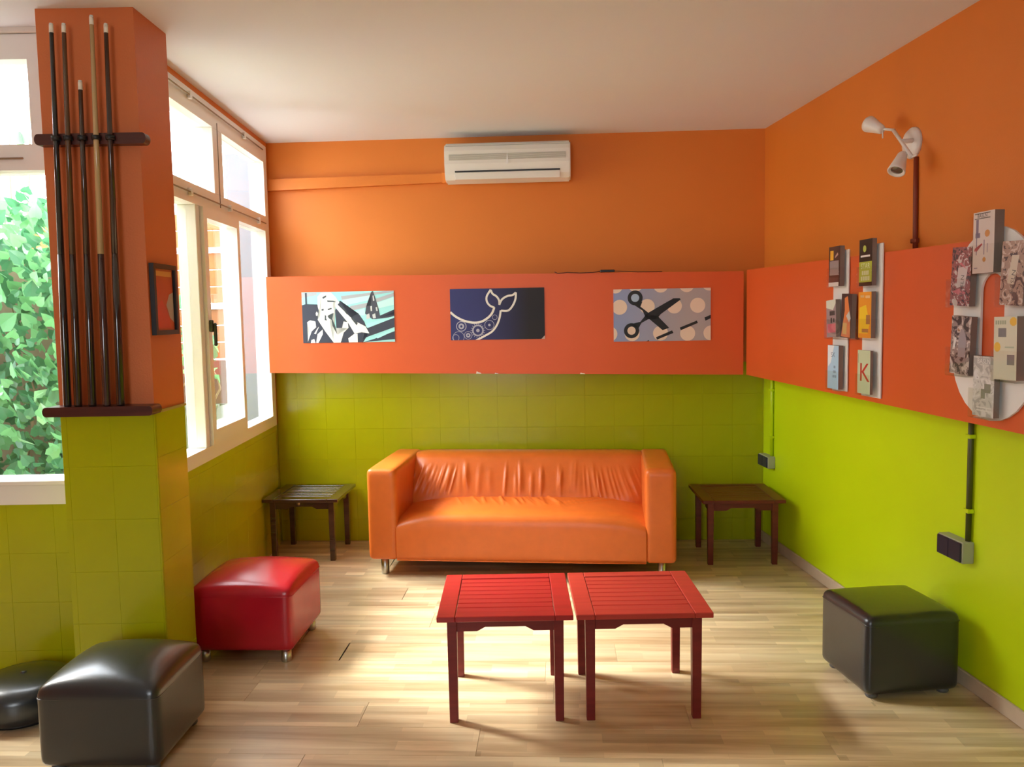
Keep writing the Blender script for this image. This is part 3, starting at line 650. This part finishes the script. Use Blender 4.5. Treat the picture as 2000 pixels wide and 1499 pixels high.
c1 = L(0, 'cream leaflet with small drawings in the topmost pocket of the oval rack', ink((.66, .58, .55)), [('header_box', [rect(.06, .80, .885, .90), rect(.06, .8, .965, .98)], ink((.14, .12, .10))), ('dark_figures', [rect(.14, .26, .62, .88), rect(.12, .34, .58, .66), rect(.16, .2, .3, .58), rect(.52, .56, .3, .54), rect(.68, .71, .33, .48), rect(.08, .25, .08, .095)], ink((.22, .18, .26))),
    ('orange_spots', [[(.68+.12*math.cos(a*.63), .64+.06*math.sin(a*.63)) for a in range(10)], [(.56+.08*math.cos(a*.63), .22+.04*math.sin(a*.63)) for a in range(10)]], ink((.58, .27, .08))), ('red_triangle', [[(.08, .36), (.46, .46), (.44, .49), (.1, .41)], [(.12, .36), (.2, .36), (.42, .45), (.38, .46)]], ink((.45, .08, .10)))], th=.033, t=.052)
letters('BASLN', .018, ink((.12, .10, .10)), c1, -.008, .186)
c2 = L(1, 'leaflet with a red and grey photo in the upper left pocket of the oval rack', photo_mat('red_grey_photo', cols1, 34, 1), [('pale_label', [[(.3, .3), (.75, .35), (.85, .68), (.35, .65)]], ink((.60, .54, .56))), ('pink_bands', [[(.1, .66), (.4, .72), (.8, .62), (.5, .74)], [(.1, .24), (.5, .3), (.8, .22), (.5, .18)]], ink((.60, .16, .20)))], tilt=.05)
letters('BASLN', .026, ink((.12, .12, .12)), c2, .018, .07, rot=-1.5)
c3 = L(2, 'leaflet with a brown photo in the upper right pocket of the oval rack', photo_mat('brown_photo', cols2, 30, 2), [('pale_label', [[(.3, .35), (.6, .32), (.75, .78), (.45, .78)]], ink((.64, .58, .50)))], tilt=.05)
letters('BASLN', .026, ink((.12, .12, .12)), c3, .012, .075, rot=-1.45)
L(3, 'leaflet with a crowd photo in the lower left pocket of the oval rack', photo_mat('crowd_photo', ((.04, .03, .04), (.30, .24, .24), (.62, .56, .55), (.36, .20, .12)), 32, 3), [('bottle', [[(.4, .3), (.75, .3), (.8, .62), (.66, .78), (.5, .78), (.4, .62)]], ink((.34, .31, .36))), ('white_stripe', [[(.1, .42), (.22, .42), (.3, .62), (.2, .64)]], ink((.75, .75, .75)))], tilt=.05)
c5 = L(4, 'white leaflet with yellow flowers and two small photos on the oval rack', ink((.68, .68, .56)), [('yellow_flowers', [[(.85+.16*math.cos(a*.63), .92+.07*math.sin(a*.63)) for a in range(10) if .92+.07*math.sin(a*.63) <= 1 and .85+.16*math.cos(a*.63) <= 1.001], [(.16+.15*math.cos(a*.63), .52+.08*math.sin(a*.63)) for a in range(10)]], ink((.80, .50, .06))), ('small_photos', [rect(.2, .55, .68, .82), rect(.6, .92, .24, .40)], ink((.20, .20, .22))), ('grey_words', [rect(.5, .9, .505, .53)], ink((.45, .52, .40)))], tilt=-.02, th=.033, t=.052)
for j in range(5): flat('printed_mark', [[(-.048+j*.011, .180), (-.040+j*.011, .180), (-.040+j*.011, .193), (-.048+j*.011, .193)]], ink((.36, .42, .30)), c5, -.001)
c6 = L(5, 'grey leaflet with a street map in the bottom pocket of the oval rack', photo_mat('grey_map_photo', ((.42, .42, .42), (.60, .60, .58), (.70, .70, .70), (.34, .34, .33)), 26, 5), [('header_band', [rect(0, 1, .87, .97)], ink((.42, .44, .44))), ('green_patch', [rect(.4, .6, .3, .46), rect(.55, .85, .4, .55)], ink((.24, .25, .20))), ('pale_words', [rect(.2, .9, .14, .16), rect(.2, .8, .09, .11)], ink((.75, .75, .73)))], th=.02)
letters('BASLN', .024, ink((.78, .78, .76)), c6, 0, .180)

# ================================================================== SOFA
so = empty('sofa', (.025, 4.623, 0), math.radians(-6.3)); tag(so, 'orange leather two seat sofa against the back wall', 'sofa')
SW, SD, ST, AW, SB = 1.757, .74, .63, .172, .098
def arm_me(sgn):
    me = rounded_me('armrest', AW, SD, ST-SB, .028, .004, 17)
    return me
for s in (-1, 1): link('armrest', arm_me(s), SOFA, so, (s*(SW/2-AW/2), SD/2, SB))
IW = SW/2-AW+.006
def sheet(name, prof, nx, fn):
    bm = bmesh.new(); rows = []
    n = len(prof)
    for i in range(nx+1):
        x = -IW + 2*IW*i/nx
        rows.append([bm.verts.new(fn(x, j/(n-1), Vector((0, prof[j][0], prof[j][1])))) for j in range(n)])
    for A, B in zip(rows, rows[1:]):
        for j in range(n-1): bm.faces.new([A[j], B[j], B[j+1], A[j+1]])
        bm.faces.new([A[-1], B[-1], B[0], A[0]])
    bm.faces.new(rows[0]); bm.faces.new(rows[-1])
    return from_bm(bm, name, True)
rnd = random.Random(3)
def resample(p, n):
    P = smooth2(p, 12); L = [0]
    for a, b in zip(P, P[1:]): L.append(L[-1]+(b-a).length)
    o = []; k = 0
    for i in range(n):
        t = L[-1]*i/(n-1)
        while k < len(L)-2 and L[k+1] < t: k += 1
        f = (t-L[k])/max(1e-9, L[k+1]-L[k]); q = P[k].lerp(P[k+1], f); o.append((q.x, q.y))
    return o
# backrest: curved front, rolled top
back_prof = resample([(.40, .30), (.405, .37), (.435, .45), (.47, .53), (.505, .59), (.545, .622), (.60, .634), (.66, .632)], 44) + [(SD-.012, .628), (SD, .61), (SD, SB+.03), (.55, SB+.03)]
folds = []
for k in range(13): folds.append((-.70+.022*k+rnd.uniform(-.008, .008), -.16+.006*k, rnd.uniform(.006, .011), rnd.uniform(.004, .009), .16+.02*rnd.random(), .50+.08*rnd.random()))
for k in range(30): folds.append((rnd.uniform(-.42, .45), rnd.uniform(-.03, .03), rnd.uniform(.008, .020), rnd.uniform(.002, .0055), rnd.uniform(.10, .28), rnd.uniform(.45, .66)))
for k in range(14): folds.append((.36+.025*k+rnd.uniform(-.008, .008), .03+.012*k, rnd.uniform(.006, .011), rnd.uniform(.003, .0075), .10+.05*rnd.random(), .5+.06*rnd.random()))
def fold_h(x, v, fs, top):
    h = 0
    for (x0, sl, wd, am, v0, v1) in fs:
        if v0-.05 < v < v1+.05:
            c = x0 + sl*(top-v)*(1+.9*(top-v)); e = math.exp(-((x-c)/wd)**2)
            q = max(0, min(1, (v-v0)/(v1-v0))); win = math.sin(math.pi*q)**.8; h += am*e*win
    return h
def back_fn(x, v, p):
    e = abs(x)/IW
    pinch = max(0, (e-.86)/.14)**2
    h = fold_h(x, v, folds, .55)
    y = p.y - h*.9 + (.018*pinch if p.y < .6 else 0); z = p.z + h*.25 - (.006*pinch if p.z > .5 else 0)
    return (x, y, z)
link('backrest', sheet('backrest', back_prof, 420, back_fn), SOFA, so)
seat_prof = [(.50, SB), (.05, SB)] + resample([(.012, SB), (.002, SB+.03), (.0, .20), (.0, .30), (.012, .345), (.04, .366), (.10, .376), (.22, .380), (.36, .384), (.47, .386)], 46)
sfolds = []
for k in range(17): sfolds.append((rnd.uniform(-.45, .25), rnd.uniform(.12, .3), rnd.uniform(.007, .012), rnd.uniform(.004, .008), rnd.uniform(.60, .70), rnd.uniform(.88, 1.05)))
for k in range(5): sfolds.append((rnd.uniform(.40, .60), -.9, .016, rnd.uniform(.005, .009), .64, 1.0))
for k in range(4): sfolds.append((-.66+.03*k, .35, .008, .003, .5, .8))
def seat_fn(x, v, p):
    e = abs(x)/IW; h = fold_h(x, v, sfolds, .95)
    top = max(0, min(1, (p.z-.25)/.11))
    drop = .048*e**5*top
    return (x, p.y + (.010*e**6*top if p.y < .2 else 0) - (.004 if False else 0), p.z + h - drop)
link('seat', sheet('seat', seat_prof, 360, seat_fn), SOFA, so)
link('welt', tube_me('welt', [(-IW+.004, -.001, SB+.004), (-.4, -.002, SB+.003), (.4, -.002, SB+.002), (IW-.004, -.001, SB+.004)], .003), SOFA, so)
for x in (-.80, .80):
    for y in (.075, .66): link('leg', lathe_me('leg', [(0, 0), (.021, 0), (.023, .004), (.023, SB+.012), (0, SB+.012)], 18), STEEL, so, (x, y, 0))

# ================================================================== SLATTED TABLES
def table(label, loc, rz, side, h, m, apm, group=None):
    t = empty('side_table', (*loc, 0), rz); tag(t, label, 'table')
    if group: t['group'] = group
    s = side/2; th = .020; bw = .066
    for sx in (-1, 1): box('end_rail', m, t, sx*s if sx < 0 else s-bw, -s+bw if sx < 0 else s, -s, s, h-th, h, .002)
    for sy in (-1, 1): box('long_rail', m, t, -s+bw+.0012, s-bw-.0012, -s if sy < 0 else s-bw*.8, -s+bw*.8 if sy < 0 else s, h-th, h, .002)
    n = 8; y0, y1 = -s+bw*.8+.003, s-bw*.8-.003; pitch = (y1-y0)/n
    me = box_me('slat', -s+bw+.002, s-bw-.002, 0, pitch-.0045, h-.017, h-.0025, .0015); me.materials.append(m)
    for k in range(n): link('slat', me, None, t, (0, y0+k*pitch+.002, 0))
    ins, lw = .034, .036
    for sx in (-1, 1):
        for sy in (-1, 1):
            x, y = sx*(s-ins-lw/2), sy*(s-ins-lw/2)
            bm = bmesh.new(); v, f = add_box(bm, x-lw/2, x+lw/2, y-lw/2, y+lw/2, 0, h-th)
            for vv in v:
                if vv.co.z < .01: vv.co.x = x + (vv.co.x-x)*.86 ; vv.co.y = y + (vv.co.y-y)*.86
            bmesh.ops.bevel(bm, geom=list(bm.edges), offset=.0015, segments=1, affect='EDGES')
            link('leg', from_bm(bm, 'leg'), apm, t)
    a = s-ins-lw+.001; ht = .050; hb = .034
    out = [(-a, h-th), (-a, h-th-ht), (-a+.075, h-th-ht), (-a+.105, h-th-hb), (a-.105, h-th-hb), (a-.075, h-th-ht), (a, h-th-ht), (a, h-th)]
    ap = prism_me('apron', out, .016); ap.materials.append(apm)
    link('apron', ap, None, t, (0, -s+ins+.008, 0)); link('apron', ap, None, t, (0, s-ins-.024, 0))
    link('apron', ap, None, t, (-s+ins+.024, 0, 0), (0, 0, math.pi/2)); link('apron', ap, None, t, (s-ins-.008, 0, 0), (0, 0, math.pi/2))
    return t
TS = .495; TX = -.288; TY = 2.925
REDD = wood('shaded_red_painted_wood', (.15, .009, .009), (.21, .015, .014), .42)  # darker copy of the table red, leg and apron shade put into colour
table('red slatted wooden table on the left of the middle pair', (TX+TS/2, TY+TS/2), 0, TS, .415, REDW, REDD, 'red slatted tables in front of the sofa')
table('red slatted wooden table on the right of the middle pair', (TX+.011+TS*1.5, TY+TS/2), 0, TS, .415, wood('faded_red_painted_wood', (.40, .032, .024), (.49, .048, .034), .34), REDD, 'red slatted tables in front of the sofa')
tl = table('dark brown wooden table in the corner under the window', (-1.300, 5.255), math.radians(-3), .47, .395, BROWNW, BROWNW)
link('knob', lathe_me('knob', [(0, .006), (.010, .005), (.012, 0), (0, 0)], 12), mat('brass_knob', (.45, .32, .14), .35, .8), tl, (-.02, -.235+.041, .36), (math.pi/2, 0, 0))
table('dark red wooden table between the sofa and the lime green wall', (1.352, 5.02), math.radians(-2), .48, .395, DARKRED, DARKRED)

# ================================================================== POUFS
def pouf(name, label, loc, rz, w, d, h, m, crown, foot, r=.03, bulge=.004, fm=DARKFOOT):
    p = empty(name, (*loc, 0), rz); tag(p, label, 'pouf')
    link('cushion_block', rounded_me('cushion_block', w, d, h-foot, r, crown, 21, bulge), m, p, (0, 0, foot))
    # stitched seam just under the top edge
    x, y = w/2-.0005, d/2-.0005; z = h-r*1.1; k = r*.8; pts = []
    for (cx, cy, a0) in ((x-k, y-k, 0), (-x+k, y-k, 90), (-x+k, -y+k, 180), (x-k, -y+k, 270)):
        for a in (0, 30, 60, 90): pts.append((cx+k*math.cos(math.radians(a0+a)), cy+k*math.sin(math.radians(a0+a)), z))
    pts.append(pts[0]); link('seam', tube_me('seam', pts, .0022, 6), m, p)
    fme = lathe_me('foot', [(0, 0), (.020, 0), (.024, .006), (.022, foot), (0, foot)], 16); fme.materials.append(fm)
    for sx in (-1, 1):
        for sy in (-1, 1): link('foot', fme, None, p, (sx*(w/2-.045), sy*(d/2-.045), 0))
pouf('red_pouf', 'red leather pouf beside the pillar', (-1.185, 3.745), math.radians(-3), .455, .46, .335, RED, .048, .055, fm=STEEL)
pouf('black_pouf', 'black leather pouf in front of the pillar', (-1.383, 2.842), math.radians(-1.5), .41, .40, .296, BLACK, .056, .025)
pouf('black_pouf', 'black leather pouf by the lime green wall', (1.50, 3.27), math.radians(7), .385, .365, .325, BLACK, .012, .018, r=.028)
st = empty('floor_cushion', (-1.905, 3.115, 0)); tag(st, 'low round dark leather floor cushion under the garden window', 'cushion')
link('body', lathe_me('body', [(0, .012), (.16, .012), (.178, .022), (.186, .05), (.186, .10), (.176, .126), (.14, .145), (.07, .156), (0, .158)], 40), BLACK, st)
link('base_ring', lathe_me('base_ring', [(0, 0), (.15, 0), (.152, .012), (0, .012)], 32), BLK, st)
link('button', lathe_me('button', [(0, .012), (.010, .010), (.014, 0), (0, 0)], 16), BLACK, st, (0, 0, .152))

# ================================================================== CUE RACK AND CUES
rk2 = empty('cue_rack', (0, PY0, 0)); tag(rk2, 'dark wooden cue rack fixed to the pillar', 'cue rack')
def rail(name, x0, x1, y0, y1, z0, z1, notches):
    bm = bmesh.new(); n = 10; r = (z1-z0)/2
    pts = []
    def arc(cx, a0):
        for k in range(n+1):
            a = math.radians(a0 + 180*k/n); pts.append((cx+.7*r*math.cos(a), (z0+z1)/2 + r*math.sin(a)))
    arc(x1-.7*r, -90); arc(x0+.7*r, 90)
    A = [bm.verts.new((x, y0, z)) for x, z in pts]; B = [bm.verts.new((x, y1, z)) for x, z in pts]
    bm.faces.new(A); bm.faces.new(B)
    for i in range(len(A)): bm.faces.new([A[i], A[(i+1) % len(A)], B[(i+1) % len(A)], B[i]])
    o = link(name, from_bm(bm, name), RACKW, rk2)
    for x in notches: link('cue_clip', lathe_me('cue_clip', [(.013, -.008), (.016, -.008), (.016, .008), (.013, .008), (.013, -.008)], 16), BLK, o, (x, y0-.012, (z0+z1)/2))
topx = [-1.631, -1.586, -1.539, -1.485, -1.435]; topz = [2.574, 2.573, 2.372, 2.599, 2.570]; botx = [-1.654, -1.614, -1.561, -1.508, -1.456]
mid = [b+(t-b)*(2.165-1.2)/(z-1.2) for t, b, z in zip(topx, botx, topz)]
rail('upper_rail', -1.725, -1.318, -.042, 0, 2.146, 2.186, mid)
rail('lower_shelf', -1.735, -1.328, -.085, 0, 1.152, 1.188, [])
CUES = [('black', 'dark glossy pool cue leftmost in the rack', (.010, .010, .012), (.012, .010, .010)), ('walnut', 'brown pool cue second from the left in the rack', (.10, .045, .018), (.030, .014, .010)),
        ('ebony', 'short dark pool cue in the middle of the rack', (.05, .022, .014), (.020, .010, .010)), ('maple', 'pale maple pool cue standing tallest in the rack', (.52, .36, .17), (.05, .02, .02)), ('dark', 'dark pool cue rightmost in the rack', (.035, .014, .010), (.016, .008, .008))]
for (nm, lab, cs, cb_), tx, tz, bx in zip(CUES, topx, topz, botx):
    b = Vector((bx, 3.082, 1.1885)); t = Vector((tx, 3.088, tz)); L = (t-b).length
    c = empty('pool_cue', b); c.rotation_euler = (t-b).to_track_quat('Z', 'Y').to_euler(); tag(c, lab, 'cue', 'pool cues in the rack')
    sm = mat('cue_shaft_'+nm, cs, .22, coat=.6); bmt = mat('cue_butt_'+nm, cb_, .2, coat=.7)
    link('butt', lathe_me('butt', [(0, 0), (.0135, 0), (.0145, .006), (.0135, .30), (.0115, .56), (0, .56)], 16), bmt, c)
    link('shaft', lathe_me('shaft', [(0, .56), (.0115, .56), (.0075, L-.035), (0, L-.035)], 14), sm, c)
    link('ferrule', lathe_me('ferrule', [(0, L-.035), (.0078, L-.035), (.0075, L-.008), (0, L-.008)], 14), mat('ivory_ferrule', (.85, .80, .68), .35), c)
    link('tip', lathe_me('tip', [(0, L-.008), (.0072, L-.008), (.0060, L-.002), (0, L)], 14), mat('chalky_tip', (.72, .74, .70), .8), c)

# ================================================================== FRAMED PICTURE ON THE PILLAR SIDE
fp = empty('framed_picture', (PX1+.001, 3.262, 1.582), math.pi/2); tag(fp, 'small black framed picture on the side of the pillar', 'picture')
boxes('frame', BLK, fp, [(-.108, .108, -.018, 0, -.136, -.118), (-.108, .108, -.018, 0, .118, .136), (-.108, -.090, -.018, 0, -.118, .118), (.090, .108, -.018, 0, -.118, .118)])
box('print', ink((.50, .075, .035)), fp, -.090, .090, -.006, -.001, -.118, .118)
flat('print_shapes', [rect(-.07, .08, .09, .11)], ink((.75, .40, .12)), fp, -.0065)
flat('blue_shape', [[(.02, -.02), (.05, .02), (.088, .03), (.088, -.09), (.05, -.07)]], ink((.36, .48, .52)), fp, -.0066)
flat('red_shape', [[(-.08, -.11), (.06, -.11), (.03, -.05), (-.02, 0), (-.07, -.03)]], ink((.62, .05, .045)), fp, -.00655)
box('glass', ACRYL, fp, -.090, .090, -.012, -.010, -.118, .118)

# ================================================================== COURTYARD OUTSIDE THE WINDOWS
gd = box('courtyard_ground', mat('courtyard_paving', (.42, .38, .32), .8, var=.2), None, -9, -1.62, 3.56, 14, -.25, -.12); tag(gd, 'paved courtyard outside', None, None, 'structure')
STONE = mat('ochre_stone', (.17, .13, .075), .8, var=.3, vscale=5, bump=.5, bscale=20)
gw = box('garden_wall', STONE, None, -6.0, -2.55, 5.70, 5.95, -.12, 2.0); tag(gw, 'ochre garden wall behind the climbing plant', 'wall')
sw = box('sky_blocking_wall', mat('white_render', (.78, .78, .76), .8), None, -7.2, -7.0, 3.6, 12, -.12, 4.2); tag(sw, 'unseen pale rendered wall added to block low sky over the courtyard', 'wall')  # wall added out of view to keep low sky light from the windows
LEAFS = []
for i, c in enumerate(((.09, .27, .12), (.15, .38, .17), (.05, .18, .09), (.26, .46, .26))):
    m, n, l, b = nt('leaf_green_%d' % i); b.inputs['Base Color'].default_value = (*c, 1); b.inputs['Roughness'].default_value = .3; b.inputs['Specular IOR Level'].default_value = .8
    tr_ = n.new('ShaderNodeBsdfTranslucent'); tr_.inputs[0].default_value = (c[0]*1.2, c[1]*1.2, c[2], 1); mx = n.new('ShaderNodeMixShader'); mx.inputs[0].default_value = .3
    l.new(b.outputs[0], mx.inputs[1]); l.new(tr_.outputs[0], mx.inputs[2]); l.new(mx.outputs[0], n['Material Output'].inputs[0])
    bm = bmesh.new()
    P = [(0, 0, 0), (.32, -.12, .06), (.50, .22, .10), (.36, .62, .06), (0, 1.05, -.06), (-.36, .62, .06), (-.50, .22, .10), (-.32, -.12, .06), (0, .45, -.03)]
    vv = [bm.verts.new(p) for p in P]
    for k in range(8): bm.faces.new([vv[8], vv[k], vv[(k+1) % 8]])
    me = bpy.data.meshes.new('leaf'); bm.to_mesh(me); bm.free(); me.materials.append(m); LEAFS.append(me)
rl = random.Random(11)
def leaf_pose(x, y, z, s):
    rot = Matrix.Rotation(rl.uniform(-.9, .9), 4, 'Y') @ Matrix.Rotation(math.radians(rl.uniform(95, 165)), 4, 'X')
    rot = Matrix.Rotation(rl.uniform(-.9, .9), 4, 'Z') @ rot
    return Matrix.Translation((x, y, z)) @ rot @ Matrix.Scale(s, 4)
def plant(name, label, cx, cy, x0, x1, z0, z1, n_obj, n_stuff, smin, smax, depth, base=-.12):
    p = empty(name, (cx, cy, base)); tag(p, label, 'plant')
    def spot():
        while True:
            x, z = rl.uniform(x0, x1), rl.uniform(z0, z1)
            e = (x-(x0+x1)/2)/((x1-x0)/2); tp = z1 - .35*e*e - .12*math.sin(x*9)
            if z < tp: return x-cx, -rl.random()**1.3*depth, z-base
    for k in range(n_obj):
        x, y, z = spot(); o = link('leaf', LEAFS[k % 4], None, p); o.matrix_local = leaf_pose(x, y, z, rl.uniform(smin, smax))
    vs, fs = [], []
    outline = [v.co.copy() for v in LEAFS[0].vertices]
    for k in range(n_stuff):
        x, y, z = spot(); M = leaf_pose(x, y+.04, z, rl.uniform(smin*.8, smax*.8)); b0 = len(vs)
        vs += [tuple(M @ c) for c in outline]; fs += [(b0+8, b0+q, b0+(q+1) % 8) for q in range(8)]
    me = bpy.data.meshes.new('foliage'); me.from_pydata(vs, [], fs); me.materials.append(LEAFS[1].materials[0]); me.materials.append(LEAFS[2].materials[0])
    for i, q in enumerate(me.polygons): q.material_index = (i//8) % 2
    fo = link('foliage', me, None, p); fo['kind'] = 'stuff'
    for k in range(6):
        x = x0 + (x1-x0)*(k+.5)/6 - cx
        pts = [(x+.06*math.sin(j*1.3+k), -.05-.03*math.sin(j), .002+(z1-base-.37)*j/7) for j in range(8)]
        link('stem', tube_me('stem', pts, .012, 6, .004), mat('vine_bark', (.22, .15, .08), .8), p)
plant('climbing_plant', 'green climbing plant covering the garden wall outside the big window', -3.2, 5.50, -4.3, -2.42, .25, 2.30, 290, 3000, .055, .125, .55)
plant('leafy_bush', 'leafy bush in front of the orange fence outside', -2.95, 7.55, -3.4, -2.62, .95, 1.75, 60, 60, .06, .12, .25, base=.68)
# tree seen high through the big window
plant('tree_branch', 'leafy tree rising above the garden wall outside', -4.0, 6.6, -4.3, -3.65, 2.75, 3.6, 14, 8, .07, .14, .4)
# orange plank fence with white rails
fe = empty('orange_fence', (-3.3, 8.0, -.12)); tag(fe, 'orange plank fence with white rails beyond the casement window', 'fence')
fo_ = mat('orange_fence_paint', (.27, .095, .018), .6, var=.1); fw_ = mat('white_fence_paint', (.55, .52, .46), .6)
z = 1.25
for k in range(8):
    h = .16; white = k in (3, 6)
    if white: box('rail', fw_, fe, -1.3, .72, -.035, .02, z, z+.045, .003); z += .05
    box('plank', fo_, fe, -1.3, .72, 0, .025, z, z+h-.006, .004); z += h
for x in (-1.2, -.2, .62): box('post', fo_, fe, x-.04, x+.04, .025, .105, 0, z)
lw_ = box('low_garden_wall', mat('pink_render', (.16, .075, .055), .8, var=.1), None, -4.6, -2.6, 7.78, 7.92, -.12, 1.12); tag(lw_, 'low pink rendered wall below the orange fence', 'wall')
ph = empty('planter_box', (-2.95, 7.45, -.12)); tag(ph, 'grey green planter box holding the leafy bush', 'planter')
boxes('box', mat('grey_green_planter', (.09, .11, .07), .7), ph, [(-.45, .36, -.2, -.17, 0, .85), (-.45, .36, .17, .2, 0, .85), (-.45, -.42, -.17, .17, 0, .85), (.33, .36, -.17, .17, 0, .85), (-.42, .33, -.17, .17, 0, .05)])
box('soil', mat('dark_soil', (.05, .035, .02), .9), ph, -.42, .33, -.17, .17, .05, .80)
box('rim', mat('grey_green_planter', (0, 0, 0)), ph, -.47, .38, -.22, -.165, .85, .88, .004)
hw = box('pale_blue_house_wall', mat('pale_blue_render', (.115, .135, .155), .8, var=.15, vscale=3), None, -2.40, -1.5, 7.2, 7.5, -.12, 2.9); tag(hw, 'pale blue rendered house wall outside the far casement pane', 'wall')
